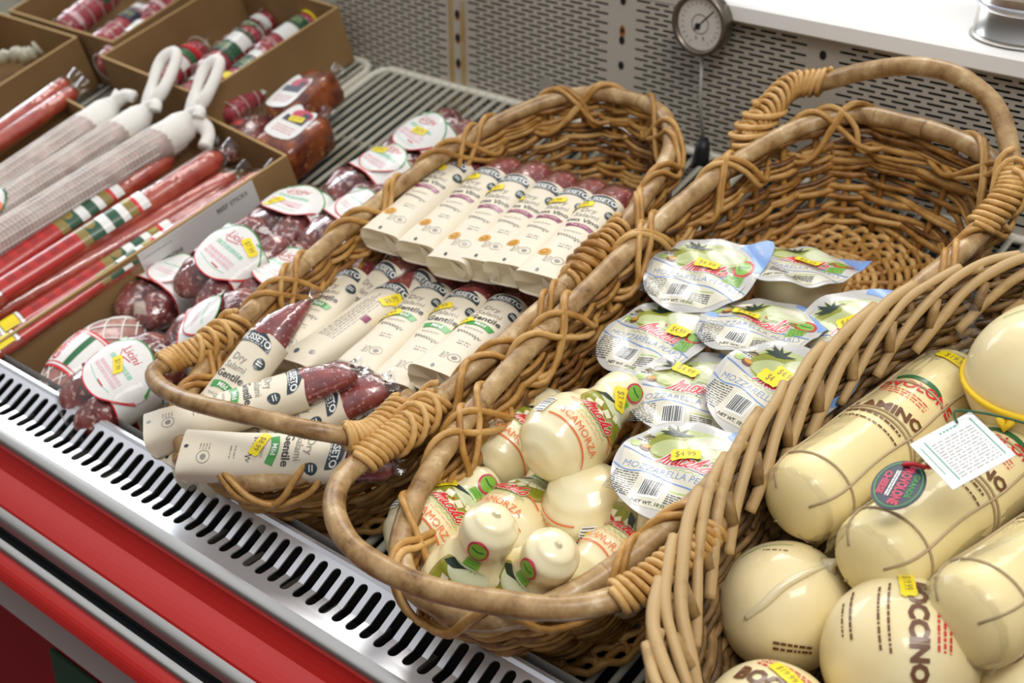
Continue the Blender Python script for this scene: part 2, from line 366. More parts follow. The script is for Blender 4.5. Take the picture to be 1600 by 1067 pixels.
def rnd_prof(p, q, bulge, n=6):
    """arc between two profile points bulging outward (towards the aisle and up)"""
    d = (q[0] - p[0], q[1] - p[1]); L = math.hypot(*d); nrm = (d[1] / L, -d[0] / L)
    if nrm[1] < 0 and abs(nrm[1]) > abs(nrm[0]): nrm = (-nrm[0], -nrm[1])
    if nrm[0] > 0 and abs(nrm[0]) >= abs(nrm[1]): nrm = (-nrm[0], -nrm[1])
    return [(p[0] + d[0] * i / n + nrm[0] * bulge * math.sin(PI * i / n), p[1] + d[1] * i / n + nrm[1] * bulge * math.sin(PI * i / n)) for i in range(n + 1)]
# slotted rail, every slot a real opening
mb = MB(); pitch = 0.0166; nsl = int((X1 - X0) / pitch)
La = math.hypot(p_b[0] - p_sl0[0], p_b[1] - p_sl0[1]); Lb = math.hypot(p_sl1[0] - p_b[0], p_sl1[1] - p_b[1])
m0 = 0.004; m1 = 0.003; dA = ((p_b[0] - p_sl0[0]) / La, (p_b[1] - p_sl0[1]) / La); dB = ((p_sl1[0] - p_b[0]) / Lb, (p_sl1[1] - p_b[1]) / Lb)
def rail_pt(x, s, dep=0.0):
    if s <= La: y, z = p_sl0[0] + dA[0] * s, p_sl0[1] + dA[1] * s
    else: y, z = p_b[0] + dB[0] * (s - La), p_b[1] + dB[1] * (s - La)
    return (x, y + dep * 0.45, z + CAMZ - dep)
hw = 0.0050
for i in range(nsl):
    xc = X0 + (i + 0.5) * pitch; S = La + Lb
    right = [(xc + hw * math.cos(a), hw - hw * math.sin(a) + 0.0) for a in (PI / 2, PI / 3, PI / 6, 0)]  # top arc s from 0
    sr = [(xc + hw * math.cos(a), hw * (1 - math.sin(a))) for a in (PI / 2, PI / 3, PI / 6, 0)] + [(xc + hw, La * 0.5), (xc + hw, La), (xc + hw, S - hw)] + [(xc + hw * math.cos(a), S - hw + hw * math.sin(a)) for a in (PI / 6, PI / 3, PI / 2)]
    sl = [(2 * xc - x, s_) for x, s_ in sr]
    for side, pts in ((1, sr), (-1, sl)):
        edge = []; ex = xc + side * pitch / 2
        for j, (x, s_) in enumerate(pts): edge.append((ex, -m0 if j == 0 else (S + m1 if j == len(pts) - 1 else s_)))
        a = [rail_pt(*p) for p in pts]; b = [rail_pt(*p) for p in edge]; cc = [rail_pt(p[0], p[1], 0.0014) for p in pts]; n = len(pts)
        q = [(j, j + 1, n + j + 1, n + j) for j in range(n - 1)]
        if side > 0: q = [t[::-1] for t in q]
        mb.add(a + b, q, STEEL, smooth=False); mb.add(a + cc, [(j, j + 1, n + j + 1, n + j) for j in range(n - 1)], STEEL, smooth=False)
    # mid fillers along slot top and bottom
    mb.add([rail_pt(xc, 0), rail_pt(xc - pitch / 2, -m0), rail_pt(xc + pitch / 2, -m0)], [(0, 1, 2)], STEEL, smooth=False)
    mb.add([rail_pt(xc, S), rail_pt(xc - pitch / 2, S + m1), rail_pt(xc + pitch / 2, S + m1)], [(0, 2, 1)], STEEL, smooth=False)
top_in = (p_sl0[0] - dA[0] * m0, p_sl0[1] - dA[1] * m0)
bot_in = (p_sl1[0] + dB[0] * m1, p_sl1[1] + dB[1] * m1)
prof_back = [(lip[0] + 0.006, lip[1] - 0.075), (lip[0] + 0.006, lip[1] - 0.003), (lip[0] + 0.003, lip[1] + 0.0005), (lip[0] - 0.001, lip[1] + 0.0005), (lip[0] - 0.004, lip[1] - 0.003), top_in]
strip(mb, prof_back, STEEL, smooth=False)
strip(mb, [bot_in, p_fl], STEEL)
mb.build('vent_rail', case, CI)
# duct under the slots, its shade put into the near-black colour
mb = MB(); strip(mb, [(lip[0] + 0.003, lip[1] - 0.006), (lip[0] + 0.004, lip[1] - 0.07), (p_fl[0] + 0.01, p_fl[1] - 0.06), (p_fl[0] + 0.004, p_fl[1] - 0.004)], mat('duct_interior', hexc('1c1613'), 0.9))  # first face is a dark sheet hiding the lit back of the lip
for i in range(60):
    x = X0 + i * 0.055; mb.box(x, x + 0.006, lip[0] - 0.06, lip[0], lip[1] - 0.05 + CAMZ, lip[1] - 0.046 + CAMZ, mat('duct_bar', hexc('5a534c'), .7))
mb.build('air_duct', case, CI)
# trims and bumper
q1 = YZ(p_fl, -53.36, 62)
mb = MB(); strip(mb, rnd_prof(p_fl, q1, 0.006, 8), CHROME, smooth=True); strip(mb, [q1, (q1[0] + .004, q1[1] - .004)], BLACK); mb.build('trim_strip', case, CI)
q2 = YZ((q1[0] + .002, q1[1]), -54.41, 75); q3 = YZ(q2, -56.1, 38); q3b = YZ(q3, -56.25, 75)
mb = MB(); strip(mb, rnd_prof((q1[0] + .002, q1[1]), q2, -0.001, 3) + rnd_prof(q2, q3, 0.0015, 6)[1:] + [q3b, (q3b[0] + 0.008, q3b[1] - 0.006)], RED, smooth=False); mb.build('bumper', case, CI)
q4 = YZ(q3b, -57.15, 60); q5 = YZ(q4, -57.7, 85)
mb = MB(); strip(mb, rnd_prof(q3b, q4, 0.003, 6), CHROME, smooth=True); mb.build('trim_strip', case, CI)
mb = MB(); strip(mb, [q4, (q4[0] + .010, q4[1] - .003), (q5[0] + .008, q5[1]), q5], BLACK); mb.build('black_gap', case, CI)  # recessed gap between the trims, coloured black throughout
q6 = YZ(q5, -58.35, 60); mb = MB(); strip(mb, rnd_prof(q5, q6, 0.004, 6), CHROME, smooth=True); mb.build('trim_strip', case, CI)
q7 = YZ(q6, -59.6, 62); mb = MB(); strip(mb, rnd_prof(q6, q7, 0.003, 6) + [(q7[0] + .02, q7[1] - .002)], RED); mb.build('bumper', case, CI)
q8 = YZ((q7[0] + .02, q7[1] - .002), -60.6, 88); mb = MB(); strip(mb, [(q7[0] + .02, q7[1] - .002), q8, (q8[0] + .05, q8[1] - 0.01)], GREYM); mb.build('trim_strip', case, CI)
mb = MB(); strip(mb, [(q8[0] + .05, q8[1] - 0.01), (q8[0] + .06, -CAMZ + 0.1), (q8[0] + .16, -CAMZ + 0.1), (q8[0] + .16, -CAMZ + 0.0)], REDD); mb.build('lower_panel', case, CI)
rg = R3 @ Vector((112 - 800, 1041 - 533.5, F)); kk = (q8[0] + .046) / rg.y; gx, gz = rg.x * kk, rg.z * kk + CAMZ
mb = MB(); mb.box(gx - .045, gx + .045, q8[0] + .046, q8[0] + .0495, gz - .16, gz, mat('dark_green_enamel', hexc('14503a'), .45)); mb.build('green_patch', case, CI)  # green sheet added for a blurred patch of unknown nature
# tub under the deck, end panel
mb = MB(); P = [DK(X0, 0.36, -0.05), DK(X1, 0.36, -0.05), DK(X1, 1.14, -0.05), DK(X0, 1.14, -0.05)]; mb.add(P, [(0, 1, 2, 3)], DARKG, smooth=False)
mb.add([DK(X0, 0.40, -0.05), DK(X1, 0.40, -0.05), DK(X1, 0.41, 0.06), DK(X0, 0.41, 0.06)], [(0, 1, 2, 3)], GREYM, smooth=False); mb.build('tub', case, CI)
mb = MB(); mb.box(X0 - 0.03, X0, 0.62, 1.35, 0.6, 1.06, GREEN); mb.build('end_panel', case, CI)
# perforated back panel
YW = 1.3536; ZT = -0.4185 + CAMZ; ZB = -0.75 + CAMZ; STR = [-1.819, -1.5445, -1.270, -0.9945, -0.7205, -0.446, -0.171, 0.103]
mb = MB(); px_, pz_ = 0.02667, 0.00592; sw, sh = 0.0103, 0.00125
rows = int((ZT - ZB) / pz_)
for a, b in zip(STR[:-1], STR[1:]):
    xa, xb = a + 0.0165, b - 0.0165
    mb.add([(a - 0.0165 if a == STR[0] else a, YW, ZB), (xa, YW, ZB), (xa, YW, ZT), (a - 0.0165 if a == STR[0] else a, YW, ZT)], [(0, 1, 2, 3)], PANEL, smooth=False)
    mb.add([(xb, YW, ZB), (b, YW, ZB), (b, YW, ZT), (xb, YW, ZT)], [(0, 1, 2, 3)], PANEL, smooth=False)
    ncol = int((xb - xa) / px_)
    for r_ in range(rows):
        z = ZT - (r_ + 0.5) * pz_; off = (r_ % 2) * px_ / 2; x = xa; last = xa
        cells = [xa + off + px_ * (k + 0.5) for k in range(ncol + 1) if xa + off + px_ * (k + 0.5) + sw < xb]
        for k, c in enumerate(cells):
            l = xa if k == 0 else (cells[k - 1] + c) / 2; rr = xb if k == len(cells) - 1 else (c + cells[k + 1]) / 2
            O = [(l, z - pz_ / 2), (rr, z - pz_ / 2), (rr, z), (rr, z + pz_ / 2), (l, z + pz_ / 2), (l, z)]
            I = [(c - sw + .0008, z - sh), (c + sw - .0008, z - sh), (c + sw, z), (c + sw - .0008, z + sh), (c - sw + .0008, z + sh), (c - sw, z)]
            vs = [(x_, YW, z_) for x_, z_ in O] + [(x_, YW, z_) for x_, z_ in I]
            mb.add(vs, [(j, (j + 1) % 6, 6 + (j + 1) % 6, 6 + j) for j in range(6)], PANEL, smooth=False)
mb.add([(STR[0] - .6, YW, ZB), (STR[0] - 0.0165, YW, ZB), (STR[0] - 0.0165, YW, ZT), (STR[0] - .6, YW, ZT)], [(0, 1, 2, 3)], PANEL, smooth=False)
mb.add([(STR[-1], YW, ZB), (X1, YW, ZB), (X1, YW, ZT), (STR[-1], YW, ZT)], [(0, 1, 2, 3)], PANEL, smooth=False)
bp_ = mb.build('back_panel', case, CI)
mb = MB(); mb.add([(X0, YW + .012, ZB - .1), (X1, YW + .012, ZB - .1), (X1, YW + .012, ZT), (X0, YW + .012, ZT)], [(0, 1, 2, 3)], mat('dark_green_duct', hexc('16241f'), 0.8), smooth=False); mb.build('duct_backing', case, CI)
for i, s_ in enumerate(STR):
    hs = {2: (-0.488, -0.520, -0.555), 3: (-0.425, -0.4615, -0.4735, -0.505), 4: (-0.4405, -0.477)}.get(i, (-0.44, -0.48, -0.53))
    for k, z in enumerate(hs):
        mb = MB(); prn = Pr(mb, lambda x, y, o: (x, YW - o, y), 0.0003, 0.0002, 0.05)
        if (i, k) in ((2, 0), (2, 1), (2, 2), (4, 1), (3, 1)): prn.ell(s_, z + CAMZ - 0.001, 0.0045, 0.0075, INK['rust'], 0)
        small = (i, k) in ((3, 1), (4, 1)); prn.ell(s_, z + CAMZ, 0.0028 if small else 0.0042, 0.0032 if small else 0.0052, BLACK, 2)
        mb.build('post_hole', bp_)
if True:
    mb = MB()
    for dx in (-0.0115, 0.0105): mb.box(STR[2] + dx - .0034, STR[2] + dx + .0034, YW - .0018, YW - .0002, ZB + .05, ZT - .05, mat('rust_stained_enamel', hexc('a8853c'), 0.7, noise_=(30, hexc('b3a07a'), 0.35, 0.7)))
    mb.build('upright_strip', case, CI)
# ledge along the top
mb = MB(); zt0 = -0.3985 + CAMZ; strip(mb, [(YW + .001, ZT - CAMZ - .001), (YW - .012, ZT - CAMZ - .001), (YW - .014, ZT - CAMZ + .001), (YW - .014, zt0 - CAMZ - .003), (YW - .011, zt0 - CAMZ), (YW + 0.5, zt0 - CAMZ)], mat('white_ledge', hexc('fbfaf7'), 0.3, coat=0.3), x0=-0.855)
mb.add([(-0.855, YW - .014, ZT), (-0.855, YW + .5, ZT), (-0.855, YW + .5, zt0), (-0.855, YW - .014, zt0)], [(0, 1, 2, 3)], GREYM, smooth=False); mb.build('ledge', case, CI)
mb = MB(); mb.add([(X0, YW + .002, ZT), (-0.855, YW + .002, ZT), (-0.855, YW + .03, ZT + .35), (X0, YW + .03, ZT + .35)], [(0, 1, 2, 3)], PANEL, smooth=False); mb.build('upper_back_panel', case, CI)

# wire racks on the deck
RK = [(-2.34, -1.432), (-1.416, -0.802), (-0.786, -0.17), (-0.154, 0.45)]
rlab = ['cream wire rack at the far left, mostly under the cardboard boxes', 'cream wire rack bare beside the smoked hams, behind the sausage bundles',
        'cream wire rack seen in the gap between the two long wicker baskets', 'cream wire rack below the right-hand basket of large cheeses']
for (a, b), lb in zip(RK, rlab):
    t = thing('wire_rack', lb, 'rack', DM(((a + b) / 2, 0.78, -0.012)), 'wire racks on the deck'); hwid = (b - a) / 2; y0, y1 = 0.42 - 0.78, 1.118 - 0.78
    m1_ = MB(); r = 0.02
    path = [(-hwid, y0), (-hwid, y1 - r), (-hwid + r * .3, y1 - r * .3), (-hwid + r, y1), (hwid - r, y1), (hwid - r * .3, y1 - r * .3), (hwid, y1 - r), (hwid, y0)]
    m1_.tube([(x, y, 0.004) for x, y in path], 0.0055, RACKW, 8, closed=True); m1_.build('rack_frame', t)
    m1_ = MB(); n = round((b - a) / 0.0172)
    for i in range(1, n): x = -hwid + (b - a) * i / n; m1_.tube([(x, y0, 0.004), (x, y1 - 0.001, 0.004), (x, y1, 0.009)], 0.0036, RACKW, 6)
    m1_.build('wires', t)
    m1_ = MB()
    for y in (-0.22, 0.02, 0.185): m1_.tube([(-hwid, y, -0.004), (hwid, y, -0.004)], 0.0045, RACKW, 6)
    m1_.build('cross_bar', t)

# thermometer hanging on the back panel
tx, tz = -0.862, -0.424 + CAMZ
t = thing('dial_thermometer', 'round dial thermometer with thin stem standing against the perforated panel', 'thermometer', Matrix.Translation((tx, YW - 0.03, tz)))
def lathe(mb, prof, m, n=28, axis='Y', cap=(False, False), c=(0, 0, 0)):
    rings = []
    for r, h in prof:
        rings.append([(c[0] + r * math.cos(2 * PI * i / n), c[1] + h, c[2] + r * math.sin(2 * PI * i / n)) if axis == 'Y' else (c[0] + r * math.cos(2 * PI * i / n), c[1] + r * math.sin(2 * PI * i / n), c[2] + h) for i in range(n)])
    mb.loft(rings, m, cap)
mb = MB(); lathe(mb, [(0.001, 0.018), (0.030, 0.018), (0.034, 0.014), (0.036, 0.0), (0.0365, -0.006), (0.034, -0.008), (0.031, -0.006), (0.030, -0.002)], mat('tarnished_steel', hexc('7c7468'), 0.35, 0.9)); mb.build('dial_case', t)
mb = MB(); lathe(mb, [(0.0305, -0.002), (0.0001, -0.002)], mat('dial_white', hexc('d6d2ca'), 0.5), 28)
pr = Pr(mb, lambda x, y, o: (x, -0.002 - o, y), 0.0003, 0.0002, 0.02)
pr.line([(0.011 * math.cos(a), 0.011 * math.sin(a)) for a in [i * PI / 8 for i in range(16)]], 0.0012, INK['grey'], 1, closed=True)
for i in range(24):
    a = i * PI / 12
    if not (4.2 < a < 5.2): pr.line([(0.022 * math.cos(a), 0.022 * math.sin(a)), (0.026 * math.cos(a), 0.026 * math.sin(a))], 0.0008, INK['grey'], 1, smooth=False)
pr.line([(-0.008, -0.008), (0.017, 0.017)], 0.0016, INK['dark'], 2, smooth=False); pr.ell(-0.003, -0.003, .004, .004, INK['dark'], 2)
for x in (-.005, .005): pr.line([(x, -.014), (x + .001, -.018)], .0012, INK['dark'], 1, smooth=False)
mb.build('dial_face', t)
mb = MB(); mb.tube([(0.0, 0.006, -0.034), (0.002, 0.004, -0.09), (0.006, 0.012, -0.148)], 0.0022, GREYM, 8); mb.build('stem', t)
mb = MB(); mb.tube([(0.006, 0.012, -0.140), (0.006, 0.010, -0.150), (0.006, 0.008, -0.165), (0.004, 0.004, -0.175)], [0.006, 0.009, 0.010, 0.006], BLACK, 12); mb.build('base_clip', t)

# metal can on the ledge
t = thing('metal_can', 'shiny round metal container standing on the white ledge at the upper right', 'can', Matrix.Translation((-0.522, YW + 0.062, zt0)))
mb = MB(); lathe(mb, [(0.0001, 0.001), (0.056, 0.001), (0.059, 0.003), (0.056, 0.007), (0.054, 0.03), (0.053, 0.11), (0.056, 0.113), (0.055, 0.12)], CHROME, 40, 'Z'); mb.build('can_body', t)
mb = MB(); lathe(mb, [(0.0545, 0.032), (0.0565, 0.036), (0.0545, 0.040)], STEEL, 40, 'Z'); lathe(mb, [(0.0545, 0.048), (0.0565, 0.052), (0.0545, 0.056)], STEEL, 40, 'Z'); mb.build('band', t)

# ================================================================== wicker baskets
def oval(a, b, n, e=2.6):
    """superellipse outline resampled evenly, starting at the right side going towards the back"""
    P = []
    for i in range(720):
        t = 2 * PI * i / 720; c_, s_ = math.cos(t), math.sin(t)
        P.append((a * math.copysign(abs(c_) ** (2 / e), c_), b * math.copysign(abs(s_) ** (2 / e), s_)))
    d = [0]
    for i in range(720): q = P[(i + 1) % 720]; d.append(d[-1] + math.hypot(q[0] - P[i][0], q[1] - P[i][1]))
    out = []; j = 0
    for i in range(n):
        L = d[-1] * i / n
        while d[j + 1] < L: j += 1
        f = (L - d[j]) / max(1e-9, d[j + 1] - d[j]); a0, a1 = P[j], P[(j + 1) % 720]; out.append((a0[0] + (a1[0] - a0[0]) * f, a0[1] + (a1[1] - a0[1]) * f))
    return out, d[-1]
class Bask:
    def __init__(s, u0, u1, v0, v1, H, a0f=0.82, b0f=0.86, e=2.6, lift=None, warp=0):
        s.uc, s.vc = (u0 + u1) / 2, (v0 + v1) / 2; s.a, s.b, s.H = (u1 - u0) / 2, (v1 - v0) / 2, H
        s.N = 480; s.rim, s.per = oval(s.a, s.b, s.N, e); s.base, _ = oval(s.a * a0f, s.b * b0f, s.N, e); s.lift = lift or (lambda x, y: 0.0)
        if warp:
            for L_ in (s.rim, s.base):
                for i, (x, y) in enumerate(L_):
                    if x > 0: L_[i] = (x * (1 + warp * max(0, y / s.b) ** 1.5), y)
    def pt(s, f, w_, out=0.0):
        """f along the outline 0..1, w_ 0 at the base 1 at the rim, out = metres outward"""
        k = (f % 1) * s.N; i = int(k) % s.N; g = k - int(k); j = (i + 1) % s.N
        R_ = Vector(s.rim[i]).lerp(Vector(s.rim[j]), g); B_ = Vector(s.base[i]).lerp(Vector(s.base[j]), g)
        ww = w_ + 0.18 * math.sin(PI * min(1, max(0, w_))); p = B_.lerp(R_, min(1.05, ww))
        t = Vector(s.rim[(i + 2) % s.N]) - Vector(s.rim[i - 2]); n = Vector((t.y, -t.x)).normalized()
        p = p + n * out; return Vector((p.x, p.y, 0.008 + w_ * (s.H - 0.008) + s.lift(R_.x, R_.y) * w_))
def weave(bk, root, M_, rows, rod, stakes, w0=0.02, w1=0.93, amp=0.004, drift=1.2, wild=0.4, name='woven_wall', tones=(0.05, 0.9)):
    mb = MB(); rn = random.Random(rows * 7 + stakes)
    for k in range(rows):
        wa = w0 + (w1 - w0) * k / (rows - 1); f0 = rn.random(); segs = 2 if rows < 22 else 3
        for q in range(segs):
            ln = 1 / segs + 0.06; n = max(24, int(bk.per * ln / 0.0065)); pts = []; tone = rn.uniform(*tones); ph = rn.random() * 6; dw = drift / rows * rn.uniform(0.4, 1.3)
            for i in range(n + 1):
                f = f0 + q / segs + ln * i / n
                ww = wa + dw * (i / n - 0.5) * (w1 - w0) + wild / rows * math.sin(f * 2 * PI * 5 + ph)
                o = amp * math.sin(PI * stakes * f + k * PI) + rn.uniform(-.0004, .0004); pts.append(bk.pt(f, min(w1 + .03, max(0, ww)), o))
            rr = rod * rn.uniform(0.85, 1.15); mb.tube(pts, rr, M_, 6, tone)
    for i in range(stakes): f = (i + .5) / stakes; mb.tube([bk.pt(f, w_ / 6, 0) for w_ in range(7)], rod * 1.15, M_, 6, rn.uniform(.2, .7))
    return mb.build(name, root)
def base_weave(bk, root, M_, rod):
    mb = MB(); rn = random.Random(5); ar = bk.a * 0.86; br = bk.b * 0.9; spine = br - ar; nr = int(ar / (rod * 2.15)); ribs = 22
    for k in range(1, nr + 1):
        r = ar * k / nr; pts = []; m = max(16, int((2 * PI * r + 4 * spine) / 0.007)); L = 2 * PI * r + 4 * spine
        for i in range(m):
            d = L * i / m; arcl = PI * r
            if d < arcl: a = d / r; x, y = r * math.cos(a), spine + r * math.sin(a); ph = a / PI * ribs
            elif d < arcl + 2 * spine: q = d - arcl; x, y = -r, spine - q; ph = q / 0.03
            elif d < 2 * arcl + 2 * spine: a = PI + (d - arcl - 2 * spine) / r; x, y = r * math.cos(a), -spine + r * math.sin(a); ph = a / PI * ribs
            else: q = d - 2 * arcl - 2 * spine; x, y = r, -spine + q; ph = q / 0.03
            pts.append((x, y, 0.008 + 0.0042 * math.sin(PI * ph + k * PI)))
        mb.tube(pts, rod, M_, 6, rn.uniform(.3, .95), closed=True)
    for e in (1, -1):
        for i in range(11): a = PI * (i + .5) / 11; mb.tube([(0, e * spine, 0.008), (ar * math.cos(a), e * (spine + ar * math.sin(a)), 0.008)], rod, M_, 6, .5)
    n = int(2 * spine / 0.03)
    for i in range(n): y = -spine + 2 * spine * (i + .5) / n; mb.tube([(-ar, y, 0.008), (ar, y, 0.008)], rod, M_, 6, .5)
    return mb.build('woven_base', root)
def rim_pole(bk, root, r, M_=None, wob=0.10):
    mb = MB(); mb.tube([bk.pt(i / 200, 1.0, 0.0) + Vector((0, 0, 0.0)) for i in range(200)], r, M_ or CANE, 12, 0.5, closed=True, wob=wob)
    rn = random.Random(3)
    for i in range(9):                                   # growth nodes of the cane
        f = rn.random(); mb.tube([bk.pt(f + d, 1.0) for d in (-.001, 0.0, .001)], [r * .98, r * 1.06, r * .98], M_ or CANE, 12, 0.2, cap=False)
    return mb.build('rim', root)
def lacing(bk, root, r, pole, cyc, M_, direction=1, ph=0.0, skip=None, deep=0.03):
    """pairs of rods thrown over the rim pole and back through the wall"""
    rn = random.Random(int(ph * 100) + cyc)
    mb = MB(); w_low = 1 - deep / bk.H
    for off in (0, 1):
        pts = []; so = off * r * 2.3 / bk.per
        for i in range(cyc):
            f = direction * (i / cyc) + ph + so; d = direction / cyc; j = rn.uniform(-.12, .12) * d
            for df, ww, out in ((0, w_low - off * .03, -0.013), (0.2, 1 - .006 / bk.H, -pole - .003), (0.34, 1 + (pole + .003) / bk.H, -pole * .35), (0.46, 1 + (pole * .8 + .002) / bk.H, pole * .75),
                                (0.60, 1 - .012 / bk.H, pole + .005), (0.8, w_low + .04, 0.012)):
                k = bk.pt(f + df * d + (j if 0.1 < df < .7 else 0), min(ww, 1.0), out); k.z = 0.008 + ww * (bk.H - .008) + bk.lift(k.x, k.y) * ww; pts.append(k)
        mb.tube(cr(pts, 4, True), r, M_, 7, rn.uniform(.5, .95), closed=True)
    return mb.build('rim_lacing', root)
def coil(mb, path, R0, r, turns, M_, tone=0.7, slant=0.0, rn=random):
    """rod wound round a pole that follows path"""
    P = cr(path, 10); n = turns * 14; pts = []
    for i in range(n + 1):
        k = i / n * (len(P) - 1); j = min(int(k), len(P) - 2); c = P[j].lerp(P[j + 1], k - j); t = (P[j + 1] - P[j]).normalized()
        up = Vector((0, 0, 1)); N = (up - t * up.dot(t)).normalized(); B = t.cross(N); a = 2 * PI * i / 14
        pts.append(c + N * math.cos(a) * (R0 + r) + B * math.sin(a) * (R0 + r) + t * slant * math.cos(a))
    mb.tube(pts, r, M_, 6, tone)
def handle(root, name, pts, r, wraps, M_=CANE, uv=(0, 0), tone=0.45):
    """pts in deck coordinates; wraps = list of (start, end, turns)"""
    P = cr([Vector((p[0] - uv[0], p[1] - uv[1], p[2])) for p in pts], 8); mb = MB(); mb.tube(P, r, M_, 14, tone, wob=0.08)
    h = mb.build(name, root)
    for a, b, tn, sl in wraps:
        mb = MB(); i0, i1 = int(a * (len(P) - 1)), int(b * (len(P) - 1)); seg = P[i0:i1 + 1:2]
        ln = sum((seg[i + 1] - seg[i]).length for i in range(len(seg) - 1)); rr_ = .0032
        if len(seg) >= 2: coil(mb, seg, r - .0006, rr_, max(2, int(ln / (rr_ * 2.15))), WICK, 0.8, sl)
        if tn > 8 and len(seg) > 6: coil(mb, seg[1:len(seg) // 2 + 1], r + .0035, rr_, max(2, int(ln / (rr_ * 9))), WICK, 0.9, -sl * 2.2)
        mb.build('binding', h)
    return h

# --- basket of paper-sleeved salamis
bA = Bask(-1.030, -0.752, 0.385, 1.030, 0.118)
A = thing('wicker_basket', 'long wicker basket at centre left, full of cream-sleeved salamis', 'basket', DM((bA.uc, bA.vc, 0)), 'long wicker baskets')
weave(bA, A, WICK, 23, 0.0032, 40, wild=0.8, drift=2.6, amp=0.0048); base_weave(bA, A, WICK, 0.0033); rim_pole(bA, A, 0.0090)
lacing(bA, A, 0.0031, 0.0090, 11, WICK, 1, 0.0); lacing(bA, A, 0.0031, 0.0090, 11, WICK, -1, 0.04)
PA = [AT(400, 478, .124), AT(330, 535, .128), AT(262, 566, .135), AT(240, 590, .150), AT(283, 622, .178), AT(400, 652, .186), AT(500, 674, .176), AT(575, 678, .150), AT(640, 620, .125)]
handle(A, 'handle', PA, 0.0084, [(0.05, 0.27, 9, .004), (0.82, 0.98, 8, -.004)], uv=(bA.uc, bA.vc))
mb = MB(); coil(mb, [bA.pt(f_ / 100, 1.0) for f_ in range(2, 9)], .0090, .0032, 11, WICK, .7, .003); coil(mb, [bA.pt(f_ / 100, 1.0) for f_ in range(3, 7)], .0125, .0034, 4, WICK, .4, -.006); mb.build('rim_binding', A)
# --- basket of scamorza and mozzarella packs
bB = Bask(-0.727, -0.480, 0.378, 1.098, 0.120, warp=1.0)
B = thing('wicker_basket', 'long wicker basket in the middle with tall back handle, holding scamorza and mozzarella packs', 'basket', DM((bB.uc, bB.vc, 0)), 'long wicker baskets')
weave(bB, B, WICK, 22, 0.0034, 42, wild=0.8, drift=2.6, amp=0.0048); base_weave(bB, B, WICK, 0.0036); rim_pole(bB, B, 0.0098)
lacing(bB, B, 0.0032, 0.0098, 12, WICK, 1, 0.01); lacing(bB, B, 0.0032, 0.0098, 12, WICK, -1, 0.055)
PB = [AT(690, 620, .130), AT(640, 665, .138), AT(585, 705, .148), AT(533, 750, .158), AT(524, 805, .165), AT(560, 862, .166), AT(650, 912, .166), AT(770, 940, .165), AT(890, 950, .160), AT(985, 925, .150), AT(1070, 865, .14), AT(1120, 815, .130)]
handle(B, 'handle', PB, 0.0096, [(0.02, 0.22, 9, .006), (0.80, 0.98, 8, -.005)], uv=(bB.uc, bB.vc))
PB = [(-0.722, 1.000, .118), (-0.722, 1.035, .128), (-0.714, 1.085, .140), (-0.679, 1.10, .1473), (-0.633, 1.10, .170), (-0.577, 1.10, .1885), (-0.530, 1.10, .187), (-0.490, 1.09, .170), (-0.460, 1.06, .148), (-0.440, 1.02, .132), (-0.444, 0.96, .125)]
handle(B, 'handle', PB, 0.0096, [(0.0, 0.30, 14, .009), (0.84, 1.0, 9, .008)], uv=(bB.uc, bB.vc))
# --- basket of large cheeses on the right
bC = Bask(-0.467, 0.015, 0.330, 0.950, 0.150, 0.86, 0.78, e=2.4)
Cb = thing('wicker_basket', 'deep greyish-brown wicker basket at the right, full of large provolone cheeses', 'basket', DM((bC.uc, bC.vc, 0)), 'long wicker baskets')
weave(bC, Cb, DARKW, 26, 0.0036, 44, w1=0.95, wild=0.25, drift=1.0, amp=0.0036, tones=(0.0, 0.55)); base_weave(bC, Cb, DARKW, 0.0036)
mb = MB(); rn = random.Random(11); ns = 38                              # border of stakes laid along the rim, cut tips on top
for i in range(ns):
    f = -i / ns; d = -1 / ns; pts = []; j = rn.uniform(-.25, .25)
    for a, ww, o in [(-.3, .74, -.013), (.3, .86, -.013), (1.0, .97, -.009), (1.8, 1.035, -.002), (2.5, 1.045, .005), (3.1 + j, 1.035, .009)]:
        k = bC.pt(f + a * d, min(ww, 1), o + rn.uniform(-.0015, .0015)); k.z = .008 + ww * (bC.H - .008); pts.append(k)
    mb.tube(cr(pts, 5), 0.0048 * rn.uniform(.85, 1.15), DARKW, 8, rn.uniform(.85, 1.15), wob=.12)
for i in range(ns):                                                    # short cut stake ends poking inward under the border
    f = -(i + .4) / ns; a0 = bC.pt(f, .90, -.004); a1 = bC.pt(f + .30 / ns, .84, -.013); a0.z = .008 + .92 * bC.H; mb.tube([a0, a0.lerp(a1, .5), a1], .0050 * rn.uniform(.9, 1.2), DARKW, 9, rn.uniform(.4, .9))
mb.build('rim', Cb)
mb = MB()
for i in range(ns):                                                    # thick outer strands bowing over the corner
    f = -(i + .5) / ns; pts = []
    for a, ww, o in [(-.5, .02, .004), (-.1, .30, .012), (.2, .60, .016), (.7, .85, .013), (1.3, .99, .008), (1.9, 1.03, .001)]:
        k = bC.pt(f - a / ns, min(ww, 1), o); k.z = .008 + ww * (bC.H - .008); pts.append(k)
    mb.tube(cr(pts, 4), 0.0044, DARKW, 8, rn.uniform(.5, .95), wob=.12)
mb.build('outer_lacing', Cb)

